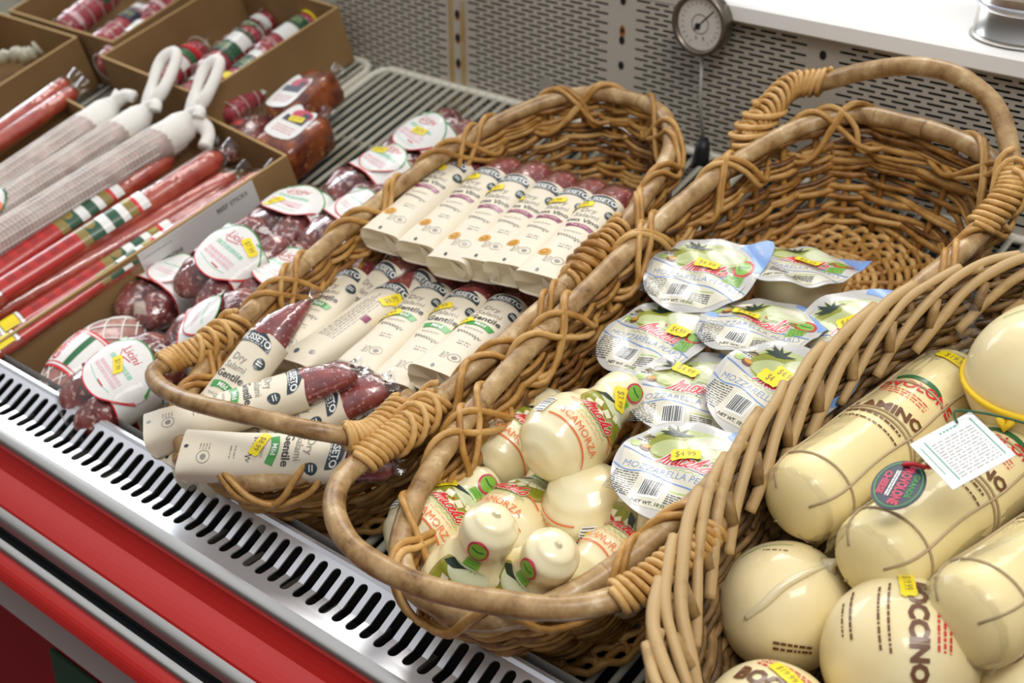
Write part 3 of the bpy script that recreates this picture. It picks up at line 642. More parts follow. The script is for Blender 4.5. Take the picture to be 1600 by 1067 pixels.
# ================================================================== salamis in cream card sleeves
SL, SA, SB = 0.152, 0.0222, 0.0160
def sl_dim(y):
    k = max(0.0, 1 - y / 0.016); return SA * (1 + .05 * k), SB * (1 - .16 * k)
def sl_e(y): return .8 - .38 * max(0.0, 1 - y / .05)
def sl_top(x, y, o=0.0):
    a, b = sl_dim(y); q = min(1, abs(x) / a); n_ = 2 / sl_e(y); z = b * (1 - q ** n_) ** (1 / n_); k = 1 + o / b; return (x * (1 + o / a), y, -SB + z * k)
def sleeve_mesh(kind):
    mb = MB(); rings = []; n = 44
    for y in (0, .003, .008, .016, .05, .09, .125, SL - .004, SL):
        a, b = sl_dim(y); R_ = []
        for i in range(n):
            t = 2 * PI * i / n; c_, s_ = math.cos(t), math.sin(t); e_ = sl_e(y); x = a * math.copysign(abs(c_) ** e_, c_); z = b * math.copysign(abs(s_) ** e_, s_)
            yy = y + (0.006 * max(0, -z / b) if y == 0 else 0)
            if y >= SL: yy -= 0.003 * (x / a) ** 2
            R_.append((x, yy, -SB + z))
        rings.append(R_)
    mb.loft(rings, PAPER, (False, False))
    # folded end: two flaps meeting in a crease
    r0 = rings[0]; top = [p for p in r0 if p[2] >= -SB - 1e-6]; cx = (0, 0.0075, -SB * 1.15)
    mb.add(r0 + [cx], [((i + 1) % n, i, n) for i in range(n)], PAPERIN, smooth=False)
    mb.add([(SA * .25, -.0004, -.004), (SA * .95, .002, -SB * 1.1), (SA * .55, .004, -SB * 1.7), (SA * .3, .0015, -SB)], [(0, 1, 2, 3)], PAPER, smooth=False)
    p = Pr(mb, sl_top, 0.0003, 0.00012, 0.0035)
    if kind == 'lines':
        p.words(-.012, .136, .0, 1, .003, INK['grey'])
        q = Pr(mb, lambda x, y, o: sl_top(y, x, o), 0.0003, 0.00012, 0.0035)
        for i in range(6): q.words(.045, .012 - i * .0033, .082 - (i % 3) * .006, 1, .0033, INK['grey'], hgt=.28, rnd=random.Random(i))
        p.ell(-.004, .014, .0026, .0032, INK['teal'], 1); p.ell(.012, .018, .003, .003, INK['grey'], 1); p.rect(.016, .088, .006, .009, INK['purple'], 1)
    else:
        p.text('Dry', -.003, .1185, .0105, INK['grey']); p.text('Salami', -.001, .1085, .0100, INK['grey'])
        if kind == 'mild':
            p.text('Gentile', .0, .0982, .0108, INK['dark'], bold=.02)
            p.line([(-.0125, .0850), (-.004, .0872), (.005, .0868), (.0145, .0836)], .0075, INK['green'], 1); p.text('Mild', .001, .0868, .0068, INK['white'], 3, bold=.02, rot=-.05)
        else:
            p.text('con Vino', .0, .0985, .0090, INK['dark'], bold=.02)
            p.line([(-.0125, .0872), (-.004, .0892), (.005, .0888), (.0145, .0860)], .0062, INK['purple'], 1); p.text('Red Wine', .001, .0888, .0044, INK['pink'], 3, bold=.02, rot=-.05)
            p.ell(-.0085, .034, .0062, .0062, INK['orange'], 1); p.ell(-.0085, .034, .0036, .0036, INK['gold'], 2); p.ell(-.0085, .034, .0026, .0026, INK['orange'], 3)
        # handwritten line
        P = []; rr = random.Random(3)
        for i in range(26): P.append((-.013 + i * .00105, .070 - i * .00022 + .0024 * math.sin(i * 2.1) * (1.7 if i in (2, 3, 20, 21) else .8)))
        p.line(P, .00055, INK['dark'], 1)
        P = [(-.010 + i * .0011, .0765 + .0015 * math.sin(i * 2.3)) for i in range(18)]; p.line(P, .00045, INK['grey'], 1)
        p.words(-.002, .052, .012, 2, .004, INK['grey'], hgt=.25)
        p.line([(.009 + .0058 * math.cos(k * PI / 6), .024 + .0058 * math.sin(k * PI / 6)) for k in range(12)], .0006, INK['grey'], 1, closed=True); p.ell(.009, .024, .0028, .0028, INK['grey'], 1, n=7)
        p.words(-.004, .028, .006, 4, .0028, INK['grey'], hgt=.3)
        p.ell(-.002, .0055, .0016, .0022, INK['teal'], 1)
    # dark arched badge at the mouth
    bx = -0.001 if kind != 'lines' else 0.006
    P = [(bx - .0185, .1335)] + [(bx + .0185 * math.cos(a), .1370 + .0135 * math.sin(a)) for a in [PI - i * PI / 14 for i in range(15)]] + [(bx + .0185, .1335)] + [(bx + .0185 - .037 * i / 6, .1335 + .0035 * math.sin(PI * i / 6)) for i in range(1, 6)]
    P = [(x, min(y, SL - .0006)) for x, y in P]; p.poly(P, INK['teal'], 1); p.text('BUSSETO', bx, .1425, .0092, INK['white'], 2, bold=.03, arc=9, sx=.92)
    p.words(bx - .011, .1378, .022, 1, .0022, INK['white'], 2, hgt=.35)
    if kind != 'lines': p.ell(.0165, .1215, .0042, .0062, INK['teal'], 1); p.words(.0140, .1232, .005, 2, .0026, INK['white'], 2, hgt=.4, gap=.0006)
    return mb
def meat_mesh(kind):
    """salami end with its clear wrapping: 'wedge' flattens to a sealed edge, 'blunt' rounds off"""
    mb = MB(); fm = MB(); n = 26; rings = []; fr = []
    prof = {'wedge': [(.095, .020, .0142, 0), (SL, .0206, .0148, 0), (SL + .014, .0175, .0138, .0035), (SL + .030, .0115, .0105, .0095), (SL + .044, .0040, .0062, .0165), (SL + .047, .0015, .0040, .0185)],
            'blunt': [(.095, .020, .0142, 0), (SL, .0200, .0145, 0), (SL + .018, .0198, .0142, 0), (SL + .031, .0180, .0125, .002), (SL + .038, .0110, .0070, .003)]}[kind]
    for j, (y, a, b, xo) in enumerate(prof):
        zc = -SB + (.002 if kind == 'wedge' else 0) * j; R_ = []; Q = []
        for i in range(n):
            t = 2 * PI * i / n; k = 1 + .07 * noise.noise(Vector((math.cos(t) * 2, y * 90, math.sin(t) * 2)))
            R_.append((xo + a * k * math.cos(t), y, zc + b * k * math.sin(t))); k2 = 1.05 + .06 * noise.noise(Vector((math.cos(t) * 3, y * 140 + 9, math.sin(t) * 3)))
            Q.append((xo + a * k2 * math.cos(t) * 1.02, y + .001, zc + (b + .0008) * k2 * math.sin(t)))
        rings.append(R_); fr.append(Q)
    mb.loft(rings, SALAMI, (False, True))
    y, a, b, xo = prof[-1]; a = max(a, .006); zc = -SB + (.010 if kind == 'wedge' else 0)
    for dy, aa, bb in ((.006, a * 1.15, .0012), (.013, a * 1.3, .0008)): fr.append([(xo + aa * math.cos(2 * PI * i / n), y + dy + .0015 * math.sin(i * 1.7), zc + bb * math.sin(2 * PI * i / n) + .0008 * math.sin(i * 2.9)) for i in range(n)])
    fm.loft(fr[1:], FILM2, (False, False)); return mb, fm
SM = {k: sleeve_mesh(k) for k in ('mild', 'vino', 'lines')}; SMO = {}
MM = {k: meat_mesh(k) for k in ('wedge', 'blunt')}; MMO = {}
def put_sleeve(p1, h1, p2, h2, kind, mt, label, roll=0, price=None, group='card-sleeved salamis in the basket', K=1.07, anchor=None):
    P1, P2 = fit(p1, h1, p2, h2, SL * K)
    if anchor:
        A1, A2 = AT(*p1, h1), AT(*p2, h2); d = (A2 - A1).normalized() * SL * K
        P1, P2 = (A1, A1 + d) if anchor == 'base' else (A2 - d, A2)
    t = thing('sleeved_salami', label, 'salami', frame(P1, P2, roll) @ Matrix.Scale(K, 4), group)
    for tab, src, key, nm in ((SMO, SM, kind, 'card_sleeve'), (MMO, None, mt, None)):
        if nm:
            if key not in tab: tab[key] = src[key].build(nm, t)
            else: link_copy(tab[key], t)
        elif key not in tab: a, b = MM[key]; tab[key] = (a.build('salami', t), b.build('clear_wrap', t))
        else: link_copy(tab[key][0], t); link_copy(tab[key][1], t)
    if price:
        x, y, rot, txt = price; mb = MB(); p = Pr(mb, sl_top, .0004, .00012, .0035); p.sticker(x, y, txt, rot, .024, .0105, 6); mb.build('price_sticker', t)
VL = 'cream-sleeved salami with orange seal and purple band, '
tops = [((592, 358), (716, 247), (-.012, .126, .25, '$8.99'), 'leftmost of the upper row'), ((647, 376), (768, 262), (-.013, .128, .25, '$8.99'), 'second in the upper row'),
        ((694, 400), (811, 272), (-.014, .122, .3, '$8.99'), 'third in the upper row'), ((742, 402), (856, 284), (-.018, .110, .5, '$8.99'), 'fourth in the upper row'),
        ((786, 408), (903, 294), (-.010, .122, .2, '$8.99'), 'fifth in the upper row'), ((838, 424), (947, 306), (-.015, .128, .3, '$8.99'), 'rightmost of the upper row')]
for i, (a, b, pr_, lb) in enumerate(tops):
    put_sleeve(a, (.125, .120, .118, .118, .120, .130)[i], b, (.130, .122, .120, .120, .122, .133)[i], 'vino', 'blunt', VL + lb, roll=(6, 2, 0, 2, 0, 6)[i], price=pr_)
GL = 'cream-sleeved salami with green Mild band, '
mids = [((420, 555), .094, (548, 418), .112, 'mild', 'blunt', GL + 'leaning on the left rim', 0, None),
        ((452, 560), .100, (618, 440), .105, 'lines', 'wedge', 'cream-sleeved salami lying back side up, rows of small print', -4, (.016, .125, 1.2, '$8.99')),
        ((552, 566), .100, (681, 440), .105, 'mild', 'wedge', GL + 'middle of the lower row', 2, (-.013, .085, .6, '$8.99')),
        ((607, 592), .098, (733, 452), .104, 'mild', 'wedge', GL + 'second from right in the lower row', 3, (-.012, .117, .5, '$8.99')),
        ((674, 573), .116, (800, 462), .120, 'mild', 'blunt', GL + 'rightmost in the lower row', 10, (-.018, .086, .8, '$8.99'))]
for a, h1, b, h2, k, mt, lb, roll, pr_ in mids: put_sleeve(a, h1, b, h2, k, mt, lb, roll, pr_)
lows = [((318, 640), .122, (412, 516), .148, 'mild', 'wedge', GL + 'tip a sharp red triangle', 6, (-.008, .063, .1, '$8.99')),
        ((222, 662), .134, (424, 600), .134, 'mild', 'wedge', 'cream-sleeved salami passing under the front handle, its lower end nearest the steel rail', -4, None),
        ((280, 698), .146, (508, 702), .136, 'mild', 'blunt', GL + 'lying crosswise under the handle', 12, (-.004, .073, -.4, '$8.99')),
        ((385, 650), .095, (482, 592), .110, 'mild', 'blunt', 'cream-sleeved salami mostly buried, badge showing above the handle centre', 0, None),
        ((425, 668), .100, (530, 612), .115, 'mild', 'blunt', 'cream-sleeved salami with faceted sleeve, red-brown tip pointing right above the handle', 4, None),
        ((505, 705), .070, (590, 640), .080, 'mild', 'blunt', 'cream-sleeved salami showing only its badge beside the right rim', 2, None),
        ((520, 505), .058, (612, 410), .080, 'mild', 'blunt', 'cream-sleeved salami in the lower layer, badge visible behind the back-side-up one', 0, None),
        ((575, 510), .056, (668, 424), .076, 'mild', 'blunt', 'cream-sleeved salami in the lower layer, dark badge under the upper row ends', 0, None)]
for i, (a, h1, b, h2, k, mt, lb, roll, pr_) in enumerate(lows): put_sleeve(a, h1, b, h2, k, mt, lb, roll, pr_, K=1.02, anchor='base' if i in (1, 2) else 'mouth')

# ================================================================== mozzarella packs
LR = 0.0555
def lid_outline(seed):
    P = []
    for i in range(64):
        a = 2 * PI * i / 64; r = LR * (1 + .018 * math.sin(3 * a + seed)); d = (a - math.radians(38) + PI) % (2 * PI) - PI
        r += 0.0195 * math.exp(-(d / .33) ** 2); P.append((r * math.cos(a), r * math.sin(a)))
    return P
def pack(label, p1, p2, h, tilt, roll, seed, price, bend=1.0):
    c = AT((p1[0] + p2[0]) / 2, (p1[1] + p2[1]) / 2, h); x = (AT(*p2, h) - AT(*p1, h)).normalized(); z = Vector((0, 0, 1)); y = z.cross(x)
    M = DM(c) @ Matrix((x, y, z)).transposed().to_4x4() @ Matrix.Rotation(math.radians(tilt), 4, 'X') @ Matrix.Rotation(math.radians(roll), 4, 'Y')
    t = thing('mozzarella_pack', label, 'cheese', M, 'peel-lid mozzarella packs')
    def S(x, y, o=0.0):
        r = math.hypot(x, y); e = max(0, r - .043) / .02
        z_ = bend * (.0016 * math.sin(x * 75 + seed) * math.cos(y * 60 + seed * 2) + .0012 * math.sin((x + y) * 130 + seed)) + e * e * .004 * math.sin(2 * math.atan2(y, x) + seed) * bend + .0014 * (1 - r / .06)
        return (x, y, z_ + o)
    mb = MB(); out = lid_outline(seed)
    base = Pr(mb, S, 0, 0, .006); base.poly(out, INK['lidb'], 0)
    low = Pr(mb, lambda x, y, o: (x, y, S(x, y)[2] - .0006), 0, 0, .009); low.poly(out, INK['lidb'], 0)
    p = Pr(mb, S, .0003, .00011, .0045)
    # blue pull tab with the rim arc left pale
    P = [q for q in out if q[0] * math.cos(math.radians(38)) + q[1] * math.sin(math.radians(38)) > .050]
    P.sort(key=lambda q: math.atan2(q[1], q[0])); a0, a1 = math.atan2(P[0][1], P[0][0]), math.atan2(P[-1][1], P[-1][0])
    P = P + [(.0525 * math.cos(a1 + (a0 - a1) * i / 8), .0525 * math.sin(a1 + (a0 - a1) * i / 8)) for i in range(9)]; p.poly(P, INK['lblue'], 0)
    p.text('peel here', .047, .042, .0045, INK['white'], 2, rot=-.9)
    def clip(P, R=.0515): return [(x, y) if math.hypot(x, y) < R else (x * R / math.hypot(x, y), y * R / math.hypot(x, y)) for x, y in P]
    def blob(cx, cy, a, b, m, l, rot=0, sq=1.0): c_, s_ = math.cos(rot), math.sin(rot); p.poly(clip([(cx + c_ * a * math.cos(u) - s_ * b * math.sin(u) * (1 + .12 * math.cos(3 * u)), cy + s_ * a * math.cos(u) + c_ * b * math.sin(u)) for u in [2 * PI * i / 30 for i in range(30)]]), m, l)
    p.poly(clip([(-.054, .008), (-.035, .004), (.0, .002), (.03, -.008), (.053, -.018), (.045, -.030), (.02, -.050), (-.02, -.050), (-.045, -.030)]), INK['cream'], 0)
    blob(.002, .023, .038, .0220, INK['pale'], 0); blob(.000, .021, .035, .0175, INK['olive'], 1); blob(-.010, .019, .022, .0095, INK['pale'], 2, .15)
    blob(.018, .0135, .019, .0062, INK['leafd'], 2); blob(.016, .0275, .0215, .0140, INK['pale'], 3, -.12); blob(.0165, .0295, .0195, .0115, INK['pale2'], 4, -.12); blob(.020, .0335, .011, .0055, INK['cream'], 5, -.1)
    L = []
    for i in range(11): a = .2 + 2 * PI * i / 11 * .62; r = .0145 if i % 2 else .0055; L.append((-.013 + r * math.cos(a), .034 + r * .8 * math.sin(a)))
    p.poly(clip(L + [(-.013, .0325)]), INK['leaf'], 4)
    p.poly([(-.030, .034), (-.018, .037), (-.008, .034), (-.016, .031)], INK['leaf'], 4); p.poly([(-.026, .042), (-.016, .038), (-.010, .033), (-.020, .0345)], INK['leaf'], 5)
    # wave lines, product name, script
    p.line([(-.053, .010), (-.040, .007), (-.022, .0035), (-.002, .0040), (.014, .0000), (.030, -.006), (.0515, -.0165)], .0011, INK['blue'], 1)
    p.line([(-.0535, -.009), (-.040, -.0135), (-.022, -.0120), (-.002, -.0165), (.018, -.0200), (.034, -.0255), (.046, -.031)], .0014, INK['blue'], 1)
    p.text('MOZZARELLA PEARLS', -.0005, -.0088, .0094, INK['blue'], 2, rot=-.105, sx=.98, arc=1.6, bold=-.012)
    p.line([(-.028 + i * .0030, .0012 - i * .00045 + .0010 * math.sin(i * 2.4)) for i in range(24)], .0007, INK['lime2'], 1)
    p.script("Miceli's", .005, .0070, .0150, INK['red'], INK['white'], 5, rot=-.10)
    # back-of-pack panels
    p.words(-.0485, -.0155, .0215, 11, .0025, INK['dark'], 1, hgt=.42, gap=.0011)
    p.rect(-.011, -.0285, .020, .0200, INK['white'], 1); rn = random.Random(5); xx = -.0195
    while xx < -.003: wd = rn.choice((.0004, .0007, .0011)); p.rect(xx, -.0280, wd, .0160, INK['dark'], 2); xx += wd + rn.choice((.0004, .0007))
    p.rect(.014, -.0262, .021, .0018, INK['lime2'], 1); p.words(.004, -.0300, .019, 5, .0025, INK['dark'], 1, hgt=.62, gap=.0007); p.words(.002, -.0430, .012, 2, .0025, INK['lime2'], 1)
    p.text('NET WT. 10 OZ', -.006, -.0438, .0046, INK['dark'], 2, bold=.03)
    # round badge with ribbon, small seals
    p.ell(.0395, .0145, .0105, .0118, INK['red'], 2); p.ell(.0395, .0145, .0078, .0090, INK['lime'], 3); p.line([(.034, .017), (.0395, .0155), (.045, .0165)], .0018, INK['dkgreen'], 4)
    p.poly([(.029, .0045), (.0445, .0030), (.0435, -.0095), (.0265, -.0085)], INK['lime'], 2); p.words(.0295, .0015, .013, 4, .0028, INK['dkgreen'], 3, hgt=.35)
    p.poly([(-.043, .0265), (-.038, .031), (-.0345, .0275), (-.031, .0285), (-.0345, .0245), (-.039, .0245)], INK['gold'], 2); p.line([(-.041, .0255), (-.036, .028), (-.032, .027)], .0015, INK['dark'], 3); p.words(-.046, .0225, .013, 1, .002, INK['dark'], 1)
    p.ell(-.0445, .0165, .0050, .0038, INK['lime2'], 2); p.ell(-.0350, .0150, .0055, .0040, INK['brown'], 2); p.ell(-.0350, .0165, .0040, .0022, INK['orange'], 3)
    mb.build('peel_lid', t)
    # cup below
    mb = MB(); lathe(mb, [(.0490, -.0008), (.0465, -.003), (.0445, -.012), (.0405, -.034), (.0370, -.040), (.0001, -.041)], mat('cream_cup', hexc('e2d3ac'), .25, coat=.7, sss=.2), 40, 'Z'); mb.build('cup', t)
    mb = MB(); q = Pr(mb, lambda x, y, o: S(x, y, .0016 + o + .0012 * abs(math.sin(x * 90 + y * 60 + seed))), 0, 0, .004); q.poly([(x * .985, y * .985) for x, y in out], LIDF, 0); mb.build('film_overwrap', t)
    mb = MB(); q = Pr(mb, S, .0030, .00012, .004)
    for (x, y, rot, txt) in price: q.sticker(x, y, txt, rot, .0255, .0125, 0)
    mb.build('price_sticker', t)
ML = 'mozzarella pack with '
pack(ML + 'flat lid, farthest back against the left rim', (1014, 415), (1172, 440), .100, 0, 0, .5, [(.004, .011, -.08, '$4.99')])
pack(ML + 'lid tipped back so its cream cup shows', (1165, 404), (1333, 424), .085, -22, 4, 1.7, [(.006, .008, -.15, '$4.99')], 1.3)
pack(ML + 'lid at far left of the middle row against the weave', (946, 498), (1098, 556), .095, 0, -8, 2.6, [(.020, .013, -.1, '$4.99')])
pack(ML + 'curled lid edge, in the centre of the middle row', (1100, 498), (1270, 522), .100, -16, 2, 3.3, [(-.016, .014, .05, '$4.99')], 1.5)
pack(ML + 'sticker above the script, far right under the woven rim', (1258, 535), (1408, 515), .086, 6, 0, 4.1, [(.000, .014, 0.08, '$4.99')])
pack(ML + 'blue tab at right, directly above the frontmost pack', (994, 616), (1160, 616), .100, -2, 6, 5.2, [(-.006, .028, -.5, '$4.99')])
pack(ML + 'two yellow stickers, on the right below the far right one', (1128, 574), (1278, 644), .112, 6, 2, 6.0, [(.005, .017, -.15, '$4.99'), (-.006, .009, -.2, '$4')])
pack(ML + 'blue tab, frontmost, lying over the round scamorza', (958, 708), (1160, 756), .122, -2, 0, .1, [(.002, .013, .35, '$4.99')])

# ================================================================== scamorza
def sc_prof(y, L=.118):
    """radius of the pear along y from the base to the top of the head"""
    K = [(0, 0), (.02, .018), (.10, .031), (.25, .0380), (.40, .0365), (.55, .0290), (.66, .0222), (.72, .0208), (.80, .0226), (.90, .0222), (.96, .0158), (1, 0)]
    t = max(0, min(1, y / L))
    for (a, ra), (b, rb) in zip(K[:-1], K[1:]):
        if t <= b: q = (t - a) / (b - a); q = q * q * (3 - 2 * q) if a > .02 and b < .96 else math.sqrt(max(0, q)) if a == 0 else (1 - (1 - q)) if b < 1 else q; break
    if b == 1: return ra * math.sqrt(max(0, 1 - q * q))
    return ra + (rb - ra) * q
def scamorza(label, pb, hb, ph, hh, roll, L=.118, price=None, fat=1.0, cut='SCAMORZA'):
    """pb, ph are where the base and the top of the head project"""
    P1, P2 = fit(pb, hb, ph, hh, L); f0 = frame(P1, P2, 0); e_ = f0.inverted() @ Vector((0, 0, CAMZ)); face = math.degrees(math.atan2(e_.x, e_.z))
    t = thing('scamorza_cheese', label, 'cheese', frame(P1, P2, face + roll), 'film-wrapped pear-shaped scamorza cheeses')
    mb = MB(); rings = []; n = 60; sd = sum(map(ord, label)) % 50
    for j in range(49):
        y = L * (0.5 - .5 * math.cos(PI * (j + .35) / 48.7)); r = sc_prof(y, L) * fat; R_ = []
        for i in range(n): a = 2 * PI * i / n; k = 1 + .03 * noise.noise(Vector((math.cos(a) * 1.3 + sd, y * 25, math.sin(a) * 1.3))); R_.append((r * k * math.cos(a), y, r * k * math.sin(a)))
        rings.append(R_)
    mb.loft(rings, CHEESE); mb.build('cheese_body', t)
    # printed film
    def S(x, y, o=0.0):
        r = sc_prof(y, L) * fat + .0008; a = max(-2.2, min(2.2, x / r)); k = 1 + .03 * noise.noise(Vector((math.sin(a) * 1.3 + sd, y * 25, math.cos(a) * 1.3))); rr = r * k + o; return (rr * math.sin(a), y, rr * math.cos(a))
    mb = MB(); p = Pr(mb, S, .0006, .00012, .004); q = L / .118
    def Y(y): return y * q
    O = [(-.026, .060), (-.020, .073), (-.008, .078), (.006, .078), (.020, .071), (.027, .058), (.026, .048), (.005, .046), (-.016, .048), (-.025, .051)]
    p.poly([(x, Y(y)) for x, y in [v[:2] for v in cr([(a, b, 0) for a, b in O], 4, True)]], INK['olive2'], 0)
    p.poly([(x * .86, Y(.062 + (y - .062) * .86)) for x, y in [v[:2] for v in cr([(a, b, 0) for a, b in O], 4, True)]], INK['olive'], 1)
    p.ell(.004, Y(.072), .019, .0085, INK['pale2'], 2, rot=-.1); p.poly([(-.020, Y(.070)), (-.012, Y(.078)), (.002, Y(.0775)), (-.008, Y(.072))], INK['leaf'], 3)
    for cx, cy, s_, ro in ((-.010, .0615, .0072, .2), (.002, .0590, .0074, -.3), (-.003, .0520, .0070, .5), (.010, .0650, .0060, .4), (-.016, .0540, .0062, -.2)):
        p.rect(cx, Y(cy), s_ * 1.18, s_ * 1.18, INK['olive2'], 3, ro); p.rect(cx, Y(cy), s_, s_, INK['cube'], 4, ro)
    p.line([(-.031, Y(.0455)), (-.020, Y(.0475)), (-.012, Y(.048))], .0013, INK['orn'], 2); p.line([(.016, Y(.048)), (.024, Y(.0465)), (.033, Y(.0425))], .0013, INK['orn'], 2)
    p.line([(-.033, Y(.0225)), (-.015, Y(.0232)), (.006, Y(.0222)), (.030, Y(.0175))], .0013, INK['orn'], 2)
    p.text(cut, -.001, Y(.0285), .0096, INK['orn'], 3, rot=-.06, sx=1.0); p.words(-.024, Y(.0365), .040, 1, .0022, INK['orn'], 2, hgt=.25)
    p.line([(-.020 + i * .0024, Y(.0405) + .0011 * math.sin(i * 2.2)) for i in range(17)], .0007, INK['lime2'], 2)
    p.script("Miceli's", -.001, Y(.0500), .0118, INK['red'], INK['pale2'], 5, rot=-.05)
    # badge on the neck
    bx = .004; p.ell(bx, Y(.0985), .0088, .0098, INK['ring'], 2); p.ell(bx, Y(.0985), .0070, .0080, INK['lime'], 3); p.line([(bx - .005, Y(.100)), (bx, Y(.0985)), (bx + .005, Y(.0995))], .0014, INK['dkgreen'], 4)
    p.poly([(bx - .0058, Y(.0885)), (bx + .0058, Y(.0885)), (bx + .0048, Y(.0755)), (bx - .0085, Y(.0765))], INK['lime'], 1)
    for k in range(4): p.rect(bx - .0006 - k * .0004, Y(.0862 - k * .0028), .009, .0011, INK['green'], 2)
    p.text('Expires:', .033, Y(.060), .0046, INK['brown'], 2, rot=1.3)
    rn = random.Random(2); p.rect(-.045, Y(.030), .012, .018, INK['white'], 1)
    for k in range(6): p.rect(-.045, Y(.023 + k * .0025), .010, rn.choice((.0008, .0013)), INK['dark'], 2)
    mb.build('printed_label', t)
    # crimped film tail at the head
    mb = MB(); rings = []
    for j, (y, r) in enumerate([(L * .975, .0080), (L * .995, .0050), (L * 1.008, .0030), (L * 1.02, .0022)]):
        rings.append([(r * (1 + (.12 * math.sin(i * 2.6 + j) if j > 1 else 0)) * math.cos(2 * PI * i / 26), y, r * .7 * math.sin(2 * PI * i / 26)) for i in range(26)])
    mb.loft(rings, mat('seam_film', hexc('e8d9b2'), .3, coat=.6, sss=.2)); mb.build('film_tail', t)
    if price:
        x, y, rot, txt = price; mb = MB(); Pr(mb, S, .0018, .00012, .004).sticker(x, Y(y), txt, rot, .024, .0115, 0); mb.build('price_sticker', t)
SC = 'pear-shaped scamorza in printed film, '
scamorza(SC + 'rearmost, half hidden by the biggest one', (755, 745), .060, (872, 622), .085, 0, L=.122, price=(.014, .076, -.1, '$3.99'))
scamorza(SC + 'biggest in view, round knob pointing right', (836, 722), .120, (990, 602), .135, 6, L=.132, price=(.000, .083, -.9, '$3.99'))
scamorza(SC + 'at far left by the handle', (622, 870), .080, (768, 748), .100, -6, price=(-.022, .070, .9, '$3.99'))
scamorza(SC + 'standing up behind the handle, green badge in front', (708, 960), .058, (775, 804), .128, -14, L=.128)
scamorza(SC + 'in the middle, its knob tucked under the biggest one', (765, 870), .065, (878, 735), .090, -40)
scamorza(SC + 'round side up, crimped neck pointing towards the front rim', (912, 742), .110, (935, 905), .050, 70, L=.124, price=(-.046, .036, 1.2, '$3.99'), fat=1.06)
scamorza(SC + 'at the front with a sticker against the handle', (800, 965), .050, (872, 850), .100, -34, price=(-.026, .060, .3, '$3.99'))
scamorza(SC + 'lying at the right below the frontmost mozzarella pack', (905, 930), .070, (1085, 812), .085, -40, L=.130)
scamorza(SC + 'deep in shadow between the round one and the mozzarella', (985, 800), .045, (1060, 850), .045, 40)

# ================================================================== large provolone cheeses
def net(mb, rfun, L, longs, bands, r, m, bow=0.0):
    for a in longs: mb.tube([((rfun(y) + r * .7) * math.sin(a + bow * math.sin(y * 60)), y, (rfun(y) + r * .7) * math.cos(a + bow * math.sin(y * 60))) for y in [L * (.01 + .98 * i / 40) for i in range(41)]], r, m, 6)
    for y in bands: mb.tube([((rfun(y) + r * .7) * math.cos(t), y + .002 * math.sin(2 * t), (rfun(y) + r * .7) * math.sin(t)) for t in [2 * PI * i / 36 for i in range(36)]], r, m, 6, closed=True)
def log_cheese(label, p1, h1, p2, h2, L, R_, roll, word, top, price):
    P1, P2 = fit(p1, h1, p2, h2, L); t = thing('provolone_log', label, 'cheese', frame(P1, P2, roll), 'roped provolone logs')
    def rf(y): y = max(0, min(L, y)); e = .030; d = min(y, L - y); return R_ * ((1 - (1 - d / e) ** 2.6) ** (1 / 2.6) if d < e else 1) * (1 + .012 * math.sin(y * 70))
    mb = MB(); mb.loft([[(rf(y) * math.cos(2 * PI * i / 44), y, rf(y) * math.sin(2 * PI * i / 44)) for i in range(44)] for y in [L * (.5 - .5 * math.cos(PI * (j + .2) / 34.4)) for j in range(35)]], PROV); mb.build('cheese_body', t)
    def S(x, y, o=0.0): r = rf(y); a = x / R_; return ((r + o) * math.sin(a), y, (r + o) * math.cos(a))
    mb = MB(); p = Pr(mb, S, .0006, .00015, .006)
    y0 = L * .60
    p.line([(-.022, y0 + .020), (-.010, y0 + .024), (.010, y0 + .024), (.020, y0 + .021)], .005, INK['dkgreen'], 1)
    p.text('PROVOLONE', -.004, y0 + .012, .0145, INK['red'], 2, bold=.02, arc=1.5, rot=.22); p.words(-.022, y0 + .002, .044, 3, .0035, INK['red'], 1, hgt=.3)
    p.text(word, -.006, y0 - .030, .0155, INK['brown'], 2, bold=.045, sx=1.05, rot=.22); p.words(-.026, y0 - .044, .052, 1, .0040, INK['brown'], 1, hgt=.55); p.words(-.030, y0 - .053, .060, 1, .004, INK['brown'], 1, hgt=.45)
    mb.build('printed_film', t)
    mb = MB(); net(mb, rf, L, (.85, -.85, 2.6, -2.6), (L * .13, L * .44, L * .46, L * .66, L * .90), .0011, ROPE, .03); mb.build('twine', t)
    mb = MB(); mb.loft([[(rf(y) * 1.02 * math.cos(2 * PI * i / 30), y, rf(y) * 1.02 * math.sin(2 * PI * i / 30)) for i in range(30)] for y in (.006, .012, .03, L * .3, L * .6, L * .9)], LOGF, (False, False))
    mb.loft([[(rf(.012) * 1.02 * (1 + .05 * math.sin(i * 3)) * math.cos(2 * PI * i / 40), .012 - .010 * k, rf(.012) * (1.02 + .1 * k) * (1 + .05 * math.sin(i * 4.3)) * math.sin(2 * PI * i / 40)) for i in range(40)] for k in (0, 1)], FILM2, (False, False)); mb.build('clear_wrap', t)
    if price: x, y, rot = price; mb = MB(); Pr(mb, S, .0016, .00015, .005).sticker(x, y, '$19.99', rot, .036, .0125, 0); mb.build('price_sticker', t)
log_cheese('long roped provolone log nearest the left wicker wall', (1232, 800), .120, (1505, 590), .125, .255, .0360, 4, 'SALAMINO', True, (.004, .222, -.1))
log_cheese('long roped provolone log in the middle, under the two hanging tags', (1345, 895), .120, (1620, 690), .130, .255, .0370, 4, 'SALAMINO', True, (-.020, .205, -.5))
log_cheese('roped provolone log cut off by the right edge of the photo', (1490, 985), .130, (1760, 800), .135, .255, .0385, -6, 'SALAMINO', True, None)
